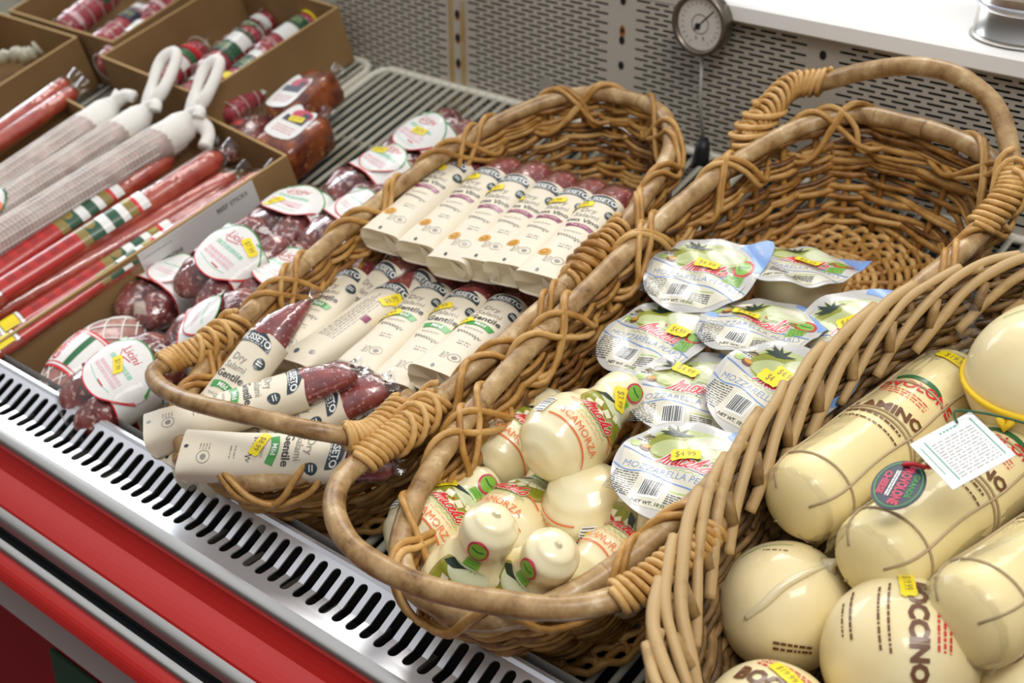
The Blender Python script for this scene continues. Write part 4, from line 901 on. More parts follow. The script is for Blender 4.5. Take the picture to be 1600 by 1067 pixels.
def ball_cheese(label, c, h, R_, yaw, tilt, word, red, price, ridge, grp='round film-wrapped provolone cheeses', squash=.92):
    t = thing('round_provolone', label, 'cheese', DM(AT(*c, h)) @ Matrix.Rotation(math.radians(yaw), 4, 'Z') @ Matrix.Rotation(math.radians(tilt), 4, 'X'), grp); sd = c[0] * .01
    def D(v): v = v.normalized(); return v * R_ * (1 + .025 * noise.noise(v * 1.6 + Vector((sd, 0, 0))))
    mb = MB(); rings = []
    for j in range(30):
        ph = PI * (j + .3) / 29.6; rings.append([tuple(D(Vector((math.sin(ph) * math.cos(2 * PI * i / 48), math.sin(ph) * math.sin(2 * PI * i / 48), -math.cos(ph)))) * (1, 1, 1)[0]) for i in range(48)])
    rings = [[(x, y, z * squash) for x, y, z in r] for r in rings]; mb.loft(rings, BOCC); mb.build('cheese_body', t)
    def S(x, y, o=0.0):
        a = math.hypot(x, y) / R_; k = math.sin(a) / a if a > 1e-6 else 1; v = D(Vector((x / R_ * k, y / R_ * k, math.cos(a)))); v = v * (1 + o / R_); return (v.x, v.y, v.z * squash)
    mb = MB(); p = Pr(mb, S, .0007, .00015, .006)
    if word:
        p.text(word, .013, .026, .0185, INK['brown'], 2, bold=.05, arc=1.2)
        p.words(-.026, .006, .060, 1, .0045, INK['brown'], 1, hgt=.4); p.words(-.022, -.001, .054, 1, .0045, INK['brown'], 1, hgt=.4); p.words(-.024, -.022, .044, 1, .004, INK['brown'], 1, hgt=.5); p.words(-.014, -.029, .030, 1, .004, INK['brown'], 1, hgt=.4)
        if red: p.words(-.024, .050, .055, 3, .0048, INK['red'], 1, hgt=.4)
    else:
        p.line([(-.040, .030), (-.020, .042), (.004, .046)], .0009, INK['green'], 1); p.words(-.020, .036, .022, 1, .003, INK['brown'], 1, hgt=.35); p.words(.004, -.040, .034, 2, .005, INK['brown'], 1, hgt=.5)
    mb.build('printed_film', t)
    if ridge:                                            # twisted seam of the wrapping
        mb = MB(); P = cr([S(*q_, .0008) for q_ in ridge], 6); n = len(P); mb.tube(P, [.0008 + .0030 * math.sin(PI * min(1, i / (n - 1) * .9 + .1)) for i in range(n)], mat('seam_film', hexc('e8d9b2'), .3, coat=.6, sss=.2), 8)
        a = Vector(S(*ridge[-1])); o_ = a * .16; mb.tube([a * .97, a + o_ * .4, a + o_ + Vector((.006, 0, .003))], [.010, .004, .0012], MATS['seam_film'], 10); mb.build('wrap_seam', t)
    if price: x, y, rot = price; mb = MB(); Pr(mb, S, .0016, .00015, .005).sticker(x, y, '$19.99', rot, .033, .012, 0); mb.build('price_sticker', t)
    return t, S
ball_cheese('pale round provolone with a twisted film seam, at left against the weave', (1226, 948), .062, .0520, 18, 22, None, False, None, [(-.020, -.025), (-.006, -.012), (.006, .004), (.022, .020), (.040, .040)])
ball_cheese('round provolone with BOCCINO print and yellow sticker, at the bottom centre of the basket', (1406, 1020), .085, .0575, -62, 14, 'BOCCINO', True, (-.026, .018, .15), None)
ball_cheese('round provolone at the bottom edge with only BOC in view', (1200, 1142), .080, .0500, -2, 20, 'BOCCINO', True, (.004, .040, -.3), None)
ball_cheese('small smooth provolone sliver at the bottom right corner', (1600, 1075), .060, .036, 0, 0, None, False, None, None)
t, S = ball_cheese('large pear provolone tied with bright yellow rope at the upper right', (1632, 592), .120, .0620, 10, 25, None, False, None, None, 'round film-wrapped provolone cheeses', 1.0)
mb = MB(); R_ = .0635
mb.tube([(R_ * math.sin(a) * .45, R_ * math.cos(a) * -1, R_ * math.sin(a) * .9) for a in [2 * PI * i / 40 for i in range(40)]], .0026, YROPE, 8, closed=True)
mb.tube([(R_ * math.cos(a), R_ * math.sin(a) * .80 - .030 * 0, R_ * math.sin(a) * -.62) for a in [2 * PI * i / 40 for i in range(40)]], .0026, YROPE, 8, closed=True)
mb.tube([(-.014, -.050, .030), (-.018, -.054, .034), (-.014, -.058, .030), (-.010, -.054, .034)], .0042, YROPE, 8, closed=True); mb.build('yellow_rope', t)
mb = MB()                                                # ruffled fat edge of the wrap on the left
mb.loft([[(-.058 + .004 * math.sin(i * 1.7) - k * .006, -.040 + i * .0032, -.005 + .0012 * i + k * .004 + .002 * math.cos(i * 2.3)) for i in range(30)] for k in (0, 1, 2)], FILM2, (False, False), closed=False); mb.build('film_edge', t)
# hanging tags
def card_thing(name, label, cat, c, h, xdir, tilt, roll=0):
    C0 = AT(*c, h); x = (AT(*xdir, h) - C0).normalized(); z = Vector((0, 0, 1)); y = z.cross(x)
    return thing(name, label, cat, DM(C0) @ Matrix((x, y, z)).transposed().to_4x4() @ Matrix.Rotation(math.radians(tilt), 4, 'X') @ Matrix.Rotation(math.radians(roll), 4, 'Y'))
t = card_thing('hang_tag', 'white diamond-set paper tag with green frame lines on a green string', 'tag', (1503, 703), .190, (1560, 760), 6)
mb = MB(); mb.box(-.026, .026, -.026, .026, -.0004, .0004, mat('tag_white', hexc('f2f2f0'), .5)); p = Pr(mb, lambda x, y, o: (x, y, .0004 + o), .0002, .0001, .05)
p.line([(-.021, .0215), (.021, .0215)], .0009, INK['cyan'], 1, smooth=False); p.line([(-.021, -.017), (.0215, -.017)], .0009, INK['cyan'], 1, smooth=False)
q = Pr(mb, lambda x, y, o: (y, x, .0004 + o), .0002, .0001, .05); q.words(-.015, .020, .034, 13, .0029, INK['grey'], 1, hgt=.22); q.line([(-.022, -.018), (-.022, .012)], .0006, INK['cyan'], 1, smooth=False); q.words(-.004, -.021, .016, 1, .003, INK['cyan'], 1, hgt=.5); mb.build('paper_card', t)
mb = MB(); mb.tube(cr([(-.022, .012, .001), (-.030, .016, .004), (-.018, .030, .003), (.004, .044, .004), (.026, .052, .006), (.045, .052, -.004), (.060, .044, -.012)], 6), .0009, mat('green_string', hexc('1f5a3c'), .6), 6); mb.build('string', t)
t = card_thing('oval_tag', 'dark oval tag lettered GRANDE PROVOLONE on a red ribbon', 'tag', (1404, 757), .175, (1380, 800), 4)
mb = MB(); p = Pr(mb, lambda x, y, o: (x, y, o), 0, .00012, .006); a_, b_ = .0245, .0185
for s_ in (1,): mb.loft([[(a_ * math.cos(2 * PI * i / 48), b_ * math.sin(2 * PI * i / 48), z) for i in range(48)] for z in (-.0010, 0)], INK['navy'], (True, True), smooth=False)
p.line([(a_ * .90 * math.cos(2 * PI * i / 40), b_ * .88 * math.sin(2 * PI * i / 40)) for i in range(40)], .0009, INK['green'], 2, closed=True)
p.text('GRANDE', -.001, .0098, .0058, INK['green'], 3, bold=.02); p.text('PROVOLONE', 0, .0020, .0100, INK['ring'], 3, bold=.05, sx=.66); p.words(-.013, -.0035, .026, 2, .0018, INK['white'], 3, hgt=.6, gap=.0005); p.text('CHEESE', .001, -.0105, .0068, INK['ring'], 3, bold=.05); mb.build('oval_card', t)
mb = MB(); Pm = mat('red_ribbon', hexc('c0202c'), .5)
mb.tube(cr([(-.018, -.004, .0015), (-.020, .004, .003), (-.019, .013, .003)], 5), .0017, Pm, 6); mb.tube(cr([(-.019, .012, .003), (-.028, .020, .006), (-.040, .026, .007), (-.050, .024, .004)], 6), .0013, Pm, 6); mb.tube(cr([(-.019, .014, .003), (-.029, .023, .005), (-.042, .029, .006)], 6), .0011, Pm, 6); mb.build('red_ribbon', t)

# ================================================================== bundles of stubby sausages with paper bands
def bundle(label, p1, h1, p2, h2, roll=0, disc=(0, 0, .036), price=None, logo=True, flip=1, dark=False):
    P1, P2 = fit(p1, h1, p2, h2, .118); t = thing('sausage_bundle', label, 'sausage', frame(P1, P2, roll), 'paper-banded sausage bundles'); rn = random.Random(int(p1[0]))
    for sx_ in (-1, 1):
        for k in (0, 1):
            mb = MB(); rings = []; y0, y1 = (-.006, .064) if k == 0 else (.056, .126); r0 = .0225 * rn.uniform(.92, 1.08); dx = sx_ * .0200; bend = rn.uniform(-.004, .004)
            for j in range(15):
                q = (j + .3) / 14.6; r = r0 * (1 + .05 * math.sin(q * 17 + dx * 300)) * max(.05, math.sin(PI * q)) ** .5; y = y0 + (y1 - y0) * q
                rings.append([(dx + bend * math.sin(PI * q) + r * (1 + .13 * noise.noise(Vector((math.cos(a) * 2.0, y * 75 + dx * 99, math.sin(a) * 1.5 + p1[0])))) * math.cos(a), y, -.024 + r * .95 * math.sin(a)) for a in [2 * PI * i / 24 for i in range(24)]])
            mb.loft(rings, LINK); mb.build('sausage_link', t)
    # band going right round plus a round shield on top
    W, Hh = .045, .0265
    def S(x, y, o=0.0):
        q = min(.995, abs(x) / (W + .001)); z = Hh * (1 - q ** 2.8) ** (1 / 2.8); return (x, y, -.0235 + z + o + .0012 * math.sin(x * 120 + y * 90))
    mb = MB(); n = 40; rings = []
    for y in (.036, .048, .060, .072, .084):
        rings.append([(W * math.copysign(abs(math.cos(a)) ** .72, math.cos(a)), y + .006 * math.sin(a) * flip, -.0235 + Hh * math.copysign(abs(math.sin(a)) ** .72, math.sin(a)) + .001 * math.sin(a * 9 + y * 200)) for a in [2 * PI * i / n for i in range(n)]])
    mb.loft(rings, WHITEP, (False, False)); mb.loft([[(v[0] * 1.004, v[1] - .0016 + .0016 * k, v[2] * 1.0 + .0002) for v in rings[0]] for k in (0, 1)], INK['red'], (False, False))
    mb.loft([[(v[0] * 1.004, v[1] + .0016 * k, v[2] + .0002) for v in rings[-1]] for k in (0, 1)], INK['green'], (False, False))
    cx, cy, R_ = disc; cy = .060 + cy; p = Pr(mb, S, .0016, .00015, .005); E = [(cx + R_ * 1.03 * math.cos(2 * PI * i / 40), cy + R_ * .92 * math.sin(2 * PI * i / 40)) for i in range(40)]
    p.poly(E, WHITEP, 0); p.line([E[i] for i in range(21, 40)], .0016, INK['red'], 1); p.line([E[i] for i in range(1, 20)], .0016, INK['green'], 1)
    if logo:
        p.text('Licini', cx - .004, cy + .019, .0135, INK['red'], 2, shear=.2, sx=1.1); p.line([(cx - .022, cy + .016), (cx - .015, cy + .010), (cx + .004, cy + .0135)], .0011, INK['red'], 2, smooth=False)
        p.words(cx - .024, cy + .004, .046, 1, .0075, INK['mint'], 1, hgt=.7); p.words(cx - .024, cy - .008, .046, 2, .0058, INK['pink'], 1, hgt=.75); p.line([(cx - .026, cy - .020), (cx, cy - .024), (cx + .022, cy - .021)], .0009, INK['mint'], 1)
    else: p.words(cx - .020, cy + .004, .038, 1, .004, INK['mint'], 1, hgt=.5); p.words(cx - .018, cy - .006, .034, 2, .004, INK['pink'], 1, hgt=.5)
    mb.build('paper_band', t)
    mb = MB(); rings = []
    for y, a_, b_ in ((-.010, .018, .006), (-.002, .036, .018), (.02, .0445, .0248), (.036, .0445, .0255)): rings.append([(a_ * (1 + .03 * math.sin(i * 2.7 + y * 300)) * math.cos(2 * PI * i / 30), y, -.024 + b_ * math.sin(2 * PI * i / 30)) for i in range(30)])
    mb.loft(rings, FILM2, (False, False)); mb.loft([[(v[0], .120 - v[1], v[2]) for v in r] for r in rings], FILM2, (False, False)); mb.build('clear_bag', t)
    if price: x, y, rot = price; mb = MB(); Pr(mb, S, .0024, .00015, .005).sticker(x, y, '$7.99', rot, .026, .0115, 0); mb.build('price_sticker', t)
BL = 'bundle of dark red sausages, '
bundle(BL + 'large round white shield beside the white price card', (285, 448), .085, (415, 345), .090, 10, (.004, .002, .039), (.020, .082, -.3))
bundle(BL + 'white shield tilted against the left basket rim', (385, 470), .075, (498, 380), .080, 14, (0, 0, .036), (.015, .066, .35))
bundle(BL + 'wide shield, next to the pepperoni box corner', (408, 345), .075, (510, 285), .080, 4, (0, -.004, .038), (-.014, .040, 1.3))
bundle(BL + 'narrow white band, pressed against the rim below the back pair', (478, 372), .070, (612, 288), .075, 0, (0, .010, .026), None, False)
bundle(BL + 'white band with sticker, second from the back', (520, 292), .070, (648, 225), .072, 0, (0, .012, .030), (-.020, .080, .2))
bundle(BL + 'farthest back on the bare wire rack', (595, 250), .060, (715, 168), .065, 0, (0, .000, .036), (.002, .060, .1))
bundle(BL + 'lowest large one, lying just behind the slotted rail', (98, 628), .080, (250, 535), .088, 10, (.004, .004, .040), (.000, .066, -.4))
bundle(BL + 'small band, between the netted ham and the basket handle', (240, 535), .062, (372, 468), .070, 0, (0, .012, .028), None, False)
bundle(BL + 'mostly behind the tilted shield', (418, 405), .050, (505, 352), .050, 0, (0, 0, .034), (.010, .070, .2))
bundle(BL + 'underneath the shield one beside the cardboard wall', (195, 470), .050, (320, 392), .052, 0, (0, .010, .030), None, False)
bundle(BL + 'in the shade under the lowest one', (130, 665), .030, (262, 590), .035, 0, (0, .010, .030), None, False)
bundle(BL + 'peeping out by the far basket corner', (640, 262), .045, (740, 190), .045, 0, (0, .0, .030), None, True)
bundle(BL + 'under the narrow band next to the rim', (440, 380), .028, (560, 310), .030, 0, (0, .0, .030), None, True)

# netted ham
P1, P2 = fit((62, 590), .060, (200, 480), .066, .135); t = thing('netted_ham', 'pinkish ham in string netting with red and green banded label, by the cardboard box', 'ham', frame(P1, P2, 0))
def nr(y): q = max(0, min(1, y / .135)); return .036 * max(.04, math.sin(PI * (.06 + .90 * q))) ** .45
mb = MB(); mb.loft([[(nr(y) * math.cos(2 * PI * i / 32), y, -.03 + nr(y) * math.sin(2 * PI * i / 32)) for i in range(32)] for y in [.135 * j / 20 for j in range(21)]], meat('pale_ham', 'a8746c', 'b98c80', 'cfa99c', .6, .35, .5, 80)); mb.build('ham_body', t)
mb = MB()
for k in range(9):
    for sg in (1, -1): mb.tube([((nr(y) + .0008) * math.cos(a), y, -.03 + (nr(y) + .0008) * math.sin(a)) for y, a in [(.135 * i / 40, 2 * PI * k / 9 + sg * i / 40 * 3.0) for i in range(41)]], .0010, NET, 5)
mb.build('string_net', t)
mb = MB(); S = lambda x, y, o=0: ((nr(y) + .0022 + o) * math.sin(x / .036), y, -.03 + (nr(y) + .0022 + o) * math.cos(x / .036)); p = Pr(mb, S, 0, .00015, .005)
p.rect(0, .050, .085, .056, WHITEP, 0); p.rect(0, .0215, .085, .003, INK['red'], 1); p.rect(0, .0265, .085, .0015, INK['red'], 1); p.rect(0, .077, .085, .003, INK['red'], 1); p.rect(0, .0725, .085, .0015, INK['red'], 1); p.rect(.012, .049, .0075, .046, INK['dkgreen'], 1)
p.text('Genoa', -.010, .050, .016, INK['red'], 2, rot=1.57, shear=.2, bold=.04); p.ell(-.022, .045, .007, .008, INK['orange'], 2); mb.build('paper_label', t)
mb = MB(); mb.tube([(0, .128, -.03), (.002, .140, -.026), (.004, .152, -.02), (.010, .160, -.016)], [.012, .010, .020, .012], mat('knotted_casing', hexc('b8a596'), .6, bump=(120, .8, .003)), 14, wob=.5); mb.build('knotted_end', t)

# smoked ham pieces on the bare rack
def ham_block(label, p1, h1, p2, h2, a, b, L, roll, lab):
    P1, P2 = fit(p1, h1, p2, h2, L); t = thing('smoked_ham_piece', label, 'ham', frame(P1, P2, roll), 'smoked ham pieces'); mb = MB(); rings = []
    for j, q in enumerate((0, .02, .08, .25, .5, .75, .92, .98, 1)):
        s_ = (.62, .85, .97, 1, 1.02, 1, .95, .82, .55)[j]; rings.append([(a * s_ * math.copysign(abs(math.cos(u)) ** .4, math.cos(u)) * (1 + .04 * math.sin(q * 9 + u)), q * L, -b + b * s_ * math.copysign(abs(math.sin(u)) ** .4, math.sin(u))) for u in [2 * PI * i / 32 for i in range(32)]])
    mb.loft(rings, HAM); mb.build('ham_body', t)
    mb = MB(); p = Pr(mb, lambda x, y, o: (x, y, o + .0004 - .0012 * (x / a) ** 4), .0005, .00015, .01)
    p.poly([(lab[0] + x, lab[1] + y) for x, y in [(v[0], v[1]) for v in cr([(-.022, -.030, 0), (.020, -.030, 0), (.023, .008, 0), (.018, .028, 0), (.002, .024, 0), (-.016, .032, 0), (-.024, .010, 0)], 4, True)]], WHITEP, 0)
    p.ell(lab[0] + .004, lab[1] + .016, .016, .010, INK['ring'], 1); p.rect(lab[0], lab[1] + .004, .034, .012, INK['navy'], 2); p.rect(lab[0] + .010, lab[1] + .016, .012, .010, INK['navy'], 2); p.words(lab[0] - .016, lab[1] - .012, .032, 3, .005, INK['ring'], 1, hgt=.3)
    if roll > 0: p.sticker(lab[0] + .002, lab[1] + .006, '$9.99', .2, .022, .011, 5)
    mb.build('paper_label', t)
    mb = MB(); k = L; mb.loft([[(.7 * a * s2 * math.cos(2 * PI * i / 24), k + d, -b * 1.0 + b * .6 * s2 * (1 + .2 * math.sin(i * 2.1)) * math.sin(2 * PI * i / 24)) for i in range(24)] for d, s2 in ((-.006, 1.2), (.006, .7), (.014, .45), (.026, .8))], FILM2, (False, False)); mb.build('film_end', t)
ham_block('orange-brown smoked ham block against the tall cardboard wall', (428, 172), .062, (500, 104), .060, .031, .025, .095, -6, (-.006, .040))
ham_block('orange-brown smoked ham block with yellow sticker, behind the box corner', (418, 228), .068, (490, 168), .066, .034, .028, .088, 8, (-.004, .052))
P1, P2 = fit((345, 228), .045, (415, 165), .045, .10); t = thing('wrapped_meat', 'dark meat piece in loose crinkled film, left of the smoked hams', 'meat', frame(P1, P2, 0)); mb = MB()
mb.loft([[(.026 * s_ * math.cos(u), q * .1, -.02 + .020 * s_ * math.sin(u)) for u in [2 * PI * i / 24 for i in range(24)]] for q, s_ in ((0, .3), (.1, .8), (.4, 1), (.8, .9), (1, .3))], LINK); mb.build('meat', t)
mb = MB(); mb.loft([[(.031 * s_ * (1 + .1 * math.sin(i * 2.3 + q * 9)) * math.cos(2 * PI * i / 36), q * .1, -.018 + .026 * s_ * (1 + .12 * math.cos(i * 3.1 + q * 5)) * math.sin(2 * PI * i / 36)) for i in range(36)] for q, s_ in ((-.08, .5), (.1, .9), (.4, 1.05), (.8, 1), (1.0, .5), (1.15, .7))], FILM2, (False, False))
Pr(mb, lambda x, y, o: (x, y, .004 + o), 0, .0002, .01).ell(-.008, .05, .008, .008, INK['red'], 1); mb.build('crinkled_film', t)

# ================================================================== cardboard boxes
def box(label, u0, u1, v0, v1, hz, walls='lrfb', h0=0.0, grp='open cardboard boxes', sk=0):
    uc, vc = (u0 + u1) / 2, (v0 + v1) / 2; t = thing('cardboard_box', label, 'box', DM((uc, vc, h0)) @ Matrix.Rotation(math.radians(sk), 4, 'Z'), grp); a, b = (u1 - u0) / 2, (v1 - v0) / 2; th = .0035
    mb = MB(); mb.box(-a, a, -b, b, 0.001, .004, CARD); mb.build('bottom', t)
    for k in walls:
        mb = MB(); x0, x1, y0, y1 = {'l': (-a, -a + th, -b, b), 'r': (a - th, a, -b, b), 'f': (-a + th, a - th, -b, -b + th), 'b': (-a + th, a - th, b - th, b)}[k]; mb.box(x0, x1, y0, y1, .0045, hz - .0008, CARD); mb.box(x0, x1, y0, y1, hz - .0008, hz, CARDE); mb.build('side_panel', t)
    return t
bx1 = box('cardboard box of red pepperoni sticks at the left, white price card on its side', -1.484, -1.297, 0.400, 0.835, .070, sk=-6.5)
bx2 = box('cardboard box under the white netted salamis at the left edge', -1.745, -1.512, 0.430, 0.780, .070, sk=-6.5)
bx3 = box('tall cardboard box of small labelled salamis at the top, right side facing front', -1.712, -1.466, 0.862, 1.115, .088, sk=-3.5)
bx5 = box('cardboard box at the top left with pink netted salamis', -2.010, -1.735, 0.905, 1.125, .088)
bx4 = box('empty-looking cardboard box cut off by the left edge', -2.120, -1.815, 0.560, 0.898, .085)
# price card
t = thing('price_card', 'long white price card fixed along the outside of the pepperoni box', 'card', DM((-1.3905, .6175, 0)) @ Matrix.Rotation(math.radians(-6.5), 4, 'Z') @ Matrix.Translation((.0940, .075, .047)))
mb = MB(); mb.box(0, .0012, -.085, .085, -.019, .021, mat('card_white', hexc('d2cfcc'), .5)); p = Pr(mb, lambda x, y, o: (.0012 + o, x, y), .0002, .0001, .05)
p.text('BEEF STICKS', .050, .010, .0085, INK['dark'], 1, bold=.01); p.text('PEPPERONI', -.052, -.006, .0085, INK['dark'], 1, bold=.01); p.words(-.080, .012, .040, 1, .004, INK['grey'], 1, hgt=.3); p.words(-.070, -.015, .030, 1, .004, INK['grey'], 1, hgt=.3); mb.build('card', t)

# contents: pepperoni sticks
def stick(label, p1, p2, h, r=.0135, lab=None, roll=0, L=.44, m=None, h1=None):
    P2 = AT(*p2, h); P1 = AT(*p1, h1 if h1 is not None else h); d = (P1 - P2).normalized(); P1 = P2 + d * L
    t = thing('pepperoni_stick', label, 'sausage', frame(P1, P2, roll), 'long red pepperoni sticks'); m = m or STICK
    mb = MB(); mb.tube([(0, L * i / 30 , -r + .001 * math.sin(i * .25)) for i in range(31)], [r * (.5 if i in (0, 30) else .97 + .03 * math.sin(i * 1.3)) for i in range(31)], m, 20); mb.build('meat', t)
    mb = MB(); rr = r + .0012; mb.loft([[(rr * s_ * math.cos(2 * PI * i / 20), y, -r + rr * s_ * math.sin(2 * PI * i / 20)) for i in range(20)] for y, s_ in ((0, 1.0), (L * .5, 1.02), (L - .004, 1.0), (L + .004, .55), (L + .012, .7), (L + .022, .9))], FILM, (False, False)); mb.build('clear_wrap', t)
    if lab is not None:
        def S(x, y, o=0.0): a = x / r; return ((rr + .0006 + o) * math.sin(a), L - y, -r + (rr + .0006 + o) * math.cos(a))
        mb = MB(); p = Pr(mb, S, 0, .00015, .005); y = lab; K = INK
        for d0, ln, k in ((0, .012, 'white'), (.012, .005, 'red'), (.017, .012, 'gold'), (.029, .010, 'white'), (.039, .014, 'gdark'), (.053, .012, 'white'), (.065, .018, 'gdark'), (.083, .012, 'gold')): p.rect(0, y + d0 + ln / 2, r * 2.6, ln, K[k], 1)
        p.ell(0, y + .075, .008, .007, K['gold'], 2); p.ell(-.002, y + .022, .006, .006, K['olive2'], 2); p.rect(0, y + .095 + .055, r * 2.6, .110, mat('stick_label_red', hexc('b8231c'), .3, coat=.5), 1)
        for k in range(5): p.rect(-.001, y + .107 + k * .020, r * 1.3, .011, mat('stick_label_dark', hexc('9c1c16'), .3, coat=.5), 2)
        mb.build('paper_label', t)
        mb = MB(); p = Pr(mb, S, .0012, .00015, .005); p.rect(0, y + .222, r * 1.7, .020, YEL, 0); p.rect(0, y + .209, r * 2.0, .004, K['white'], 0); p.rect(0, y + .235, r * 2.0, .004, K['white'], 0); mb.build('price_sticker', t)
PL = 'long red pepperoni stick in clear plastic, '
stick(PL + 'labelled, second from the left in the box', (0, 408), (262, 232), .070, .0145, .085)
stick(PL + 'topmost and longest, labelled, its blunt end raised', (0, 440), (338, 228), .082, .0165, .115)
stick(PL + 'plain dark one below the topmost', (0, 470), (360, 262), .062, .0140)
stick(PL + 'labelled, second from the right wall of the box', (0, 510), (352, 290), .058, .0130, .085, m=STICK)
stick(PL + 'nearest the right wall of the box', (0, 535), (405, 262), .066, .0105, .150)
stick(PL + 'plain, lowest in the box', (0, 490), (300, 310), .035, .0130)
stick(PL + 'plain, at the left wall of its box', (0, 425), (225, 250), .040, .0130)
stick(PL + 'upper of two at the left edge', (0, 190), (100, 118), .085, .0120, L=.20)
stick(PL + 'lower of two at the left edge', (0, 208), (112, 132), .078, .0120, L=.20)

# white netted salamis
def white_salami(label, p1, p2, h, r, loops, lab=False, L=.42):
    P2 = AT(*p2, h); P1 = P2 + (AT(*p1, h) - P2).normalized() * L; t = thing('netted_salami', label, 'salami', frame(P1, P2, 0), 'long white netted salamis')
    mb = MB(); mb.tube([(0.0015 * math.sin(i * .9), L * i / 34, -r) for i in range(35)], [r * (min(1, (.25 + i * .3), .25 + (34 - i) * .22) * (1 + .03 * math.sin(i * 1.1))) for i in range(35)], PALE, 26); mb.build('meat', t)
    mb = MB()
    for k in range(74): y = .01 + (L - .03) * k / 73; rr = r * min(1, .25 + (34 - y / L * 34) * .22) + .0006; mb.tube([(rr * math.cos(a), y + .002 * math.sin(3 * a), -r + rr * math.sin(a)) for a in [2 * PI * i / 22 for i in range(22)]], .00042, NET, 4, closed=True)
    for k in range(14): a = 2 * PI * k / 14; mb.tube([((r * min(1, .25 + (34 - q * 34) * .22) + .0008) * math.cos(a), L * q, -r + (r * min(1, .25 + (34 - q * 34) * .22) + .0008) * math.sin(a)) for q in [i / 30 for i in range(31)]], .0007, NET, 4)
    mb.build('netting', t)
    mb = MB(); mb.tube([(0, L - .055, -r), (0, L - .05, -r), (0, L - .03, -r), (.002, L - .012, -r * .8), (.004, L + .006, -r * .5), (.008, L + .016, -r * .3)], [r * 1.0, r * 1.06, r * 1.04, r * .85, r * .38, r * .5], NET, 18, wob=.25)
    for pts, rr in loops: mb.tube(cr([Vector(q) for q in pts], 7), rr, NET, 10, wob=.2)
    mb.build('net_knot', t)
    if lab:
        def S(x, y, o=0.0): a = x / r; return ((r + .0022 + o) * math.sin(a), y, -r + (r + .0022 + o) * math.cos(a))
        mb = MB(); p = Pr(mb, S, 0, .00015, .006); y = lab; p.ell(0, y, .024, .030, WHITEP, 0); p.line([(.024 * math.cos(u), y + .030 * math.sin(u)) for u in [2 * PI * i / 24 for i in range(24)]], .003, INK['dkgreen'], 1, closed=True)
        p.text('Ferrin', .002, y + .004, .017, INK['orn'], 2, rot=.5, bold=.06); p.ell(.010, y - .020, .009, .008, INK['navy'], 2); p.ell(.016, y - .008, .008, .006, INK['red'], 2); p.ell(-.012, y - .022, .008, .008, YEL, 2); mb.build('paper_label', t)
def loopy(L, sx_, s_=1.0):
    return [([(0, L, -.012), (.010 * sx_, L + .030 * s_, .004), (-.006 * sx_, L + .070 * s_, .020), (-.022 * sx_, L + .082 * s_, .026), (-.030 * sx_, L + .062 * s_, .020), (-.014 * sx_, L + .030 * s_, .006), (0, L + .004, -.010)], .0084),
            ([(0, L, -.010), (.016, L + .010, -.004), (.022, L + .002, -.008)], .008)]
WL = 'long white netted salami, '
white_salami(WL + 'leftmost, farthest from the pepperoni box', (0, 262), (168, 150), .095, .0215, [([(0, .42, -.016), (.015, .435, -.006), (.03, .44, -.006)], .009)])
white_salami(WL + 'middle one, its string loop standing up to the left', (0, 300), (222, 160), .092, .0200, loopy(.42, 1.0), lab=.17)
white_salami(WL + 'nearest the pepperoni box, string loop standing up to the right', (0, 345), (290, 170), .098, .0225, loopy(.42, .9, .92) + [([(.004, .415, -.02), (.020, .425, -.022), (.036, .420, -.030), (.046, .405, -.036)], .0105)])

# small salamis in the two top boxes
def small_salami(label, p1, h1, p2, h2, r, bands, m=PINK, L=.13, grp='small labelled salamis in the top boxes'):
    P1, P2 = fit(p1, h1, p2, h2, L); t = thing('small_salami', label, 'salami', frame(P1, P2, 0), grp)
    mb = MB(); mb.tube([(0, L * i / 16, -r) for i in range(17)], [r * min(1, .35 + i * .4, .35 + (16 - i) * .4) for i in range(17)], m, 20); mb.build('meat', t)
    mb = MB(); p = Pr(mb, lambda x, y, o: ((r + .0012 + o) * math.sin(x / r), y, -r + (r + .0012 + o) * math.cos(x / r)), 0, .00015, .006)
    for y, ln, k in bands: p.rect(0, y, r * 2.9, ln, INK[k] if k in INK else MATS[k], 1)
    p.words(-r * .7, bands[0][0] + .004, r * 1.3, 2, .006, INK['pale'], 2, hgt=.4); mb.build('paper_label', t)
    mb = MB()
    for k in range(6): mb.tube([((r + .001) * math.cos(a), .008 + k * (L - .016) / 5, -r + (r + .001) * math.sin(a)) for a in [2 * PI * i / 18 for i in range(18)]], .0006, NET, 4, closed=True)
    mb.build('netting', t)
    mb = MB(); mb.tube([(0, L - .002, -r), (0, L + .008, -r), (.002, L + .016, -r + .003)], [r * .5, r * .28, r * .5], FILM2, 12); mb.build('film_end', t)
SS = 'small netted salami in the tall top box, '
small_salami(SS + 'with broad white and dark green bands', (305, 105), .075, (395, 30), .075, .020, [(.060, .026, 'gdark'), (.084, .022, 'white'), (.1, .006, 'gdark')])
small_salami(SS + 'with dark band and round yellow sticker', (330, 135), .070, (425, 60), .070, .019, [(.066, .030, 'gdark'), (.090, .014, 'white'), (.030, .014, 'yellow_sticker')])
small_salami(SS + 'yellow sticker at its far end', (395, 75), .072, (490, 10), .072, .019, [(.088, .022, 'gdark'), (.060, .030, 'white'), (.115, .010, 'yellow_sticker')])
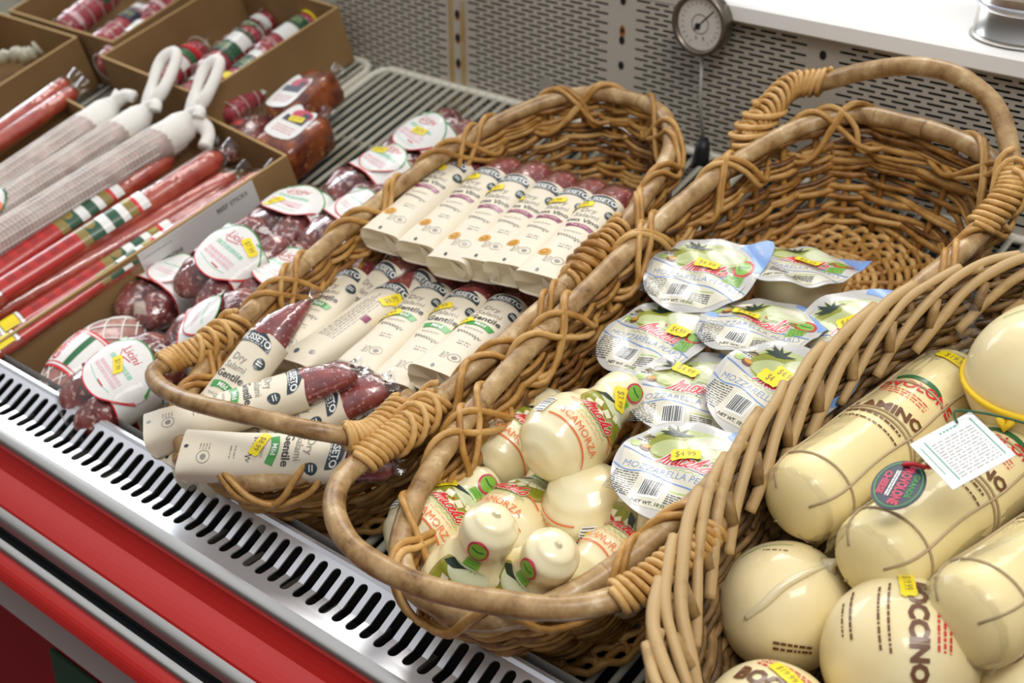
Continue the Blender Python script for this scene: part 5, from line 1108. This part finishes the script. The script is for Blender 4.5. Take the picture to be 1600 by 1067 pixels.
small_salami(SS + 'plain pink, against the right wall', (345, 165), .060, (430, 95), .060, .019, [(.075, .022, 'white'), (.1, .012, 'pink')])
small_salami(SS + 'at the left, behind the string loops', (230, 120), .070, (310, 55), .070, .020, [(.060, .020, 'white'), (.080, .012, 'dkgreen'), (.095, .008, 'red')])
small_salami(SS + 'lying behind the right string loop', (270, 150), .055, (350, 85), .055, .019, [(.060, .024, 'white'), (.085, .012, 'ring')])
small_salami(SS + 'pale end showing at the back corner', (340, 70), .055, (420, 10), .055, .019, [(.070, .024, 'gdark'), (.095, .016, 'white')])
S5 = 'netted pink salami in the top left box, '
small_salami(S5 + 'nearest the dividing wall', (150, 90), .078, (240, 15), .078, .022, [(.085, .030, 'white'), (.030, .014, 'pink')])
small_salami(S5 + 'middle one', (140, 60), .078, (225, 0), .078, .022, [(.085, .026, 'navy'), (.110, .012, 'white')])
small_salami(S5 + 'farthest left, deep red', (85, 35), .078, (170, -35), .078, .022, [(.095, .020, 'gdark'), (.030, .010, 'pink')])
small_salami(S5 + 'at the top edge of the photo', (220, 15), .076, (300, -40), .076, .021, [(.090, .020, 'white'), (.030, .010, 'pink')])
# pale leafy bit in the left box
t = thing('plastic_bag', 'crumpled pale plastic bag end inside the far left box', 'bag', DM(AT(25, 95, .05))); mb = MB()
mb.tube(cr([(-.04, -.03, 0), (-.01, 0, .008), (.02, .012, .006), (.03, .03, .012)], 5), [.004 + .010 * abs(math.sin(i * 1.2)) for i in range(16)], mat('pale_plastic', hexc('b9b49c'), .4, bump=(90, .8, .003)), 10, wob=.5); mb.build('crumpled_film', t)
t = thing('plastic_scrap', 'scrap of pale torn plastic on the wire rack end behind the left basket', 'scrap', DM(AT(855, 150, .02))); mb = MB()
mb.loft([[(-.012 + .024 * i / 8, 0.004 * k, .028 * k * (1 - .25 * abs(i / 4 - 1)) + .002 * math.sin(i * 2)) for i in range(9)] for k in (0, .5, 1)], mat('torn_plastic', hexc('b5b0a4'), .4), (False, False), closed=False); mb.build('torn_film', t)
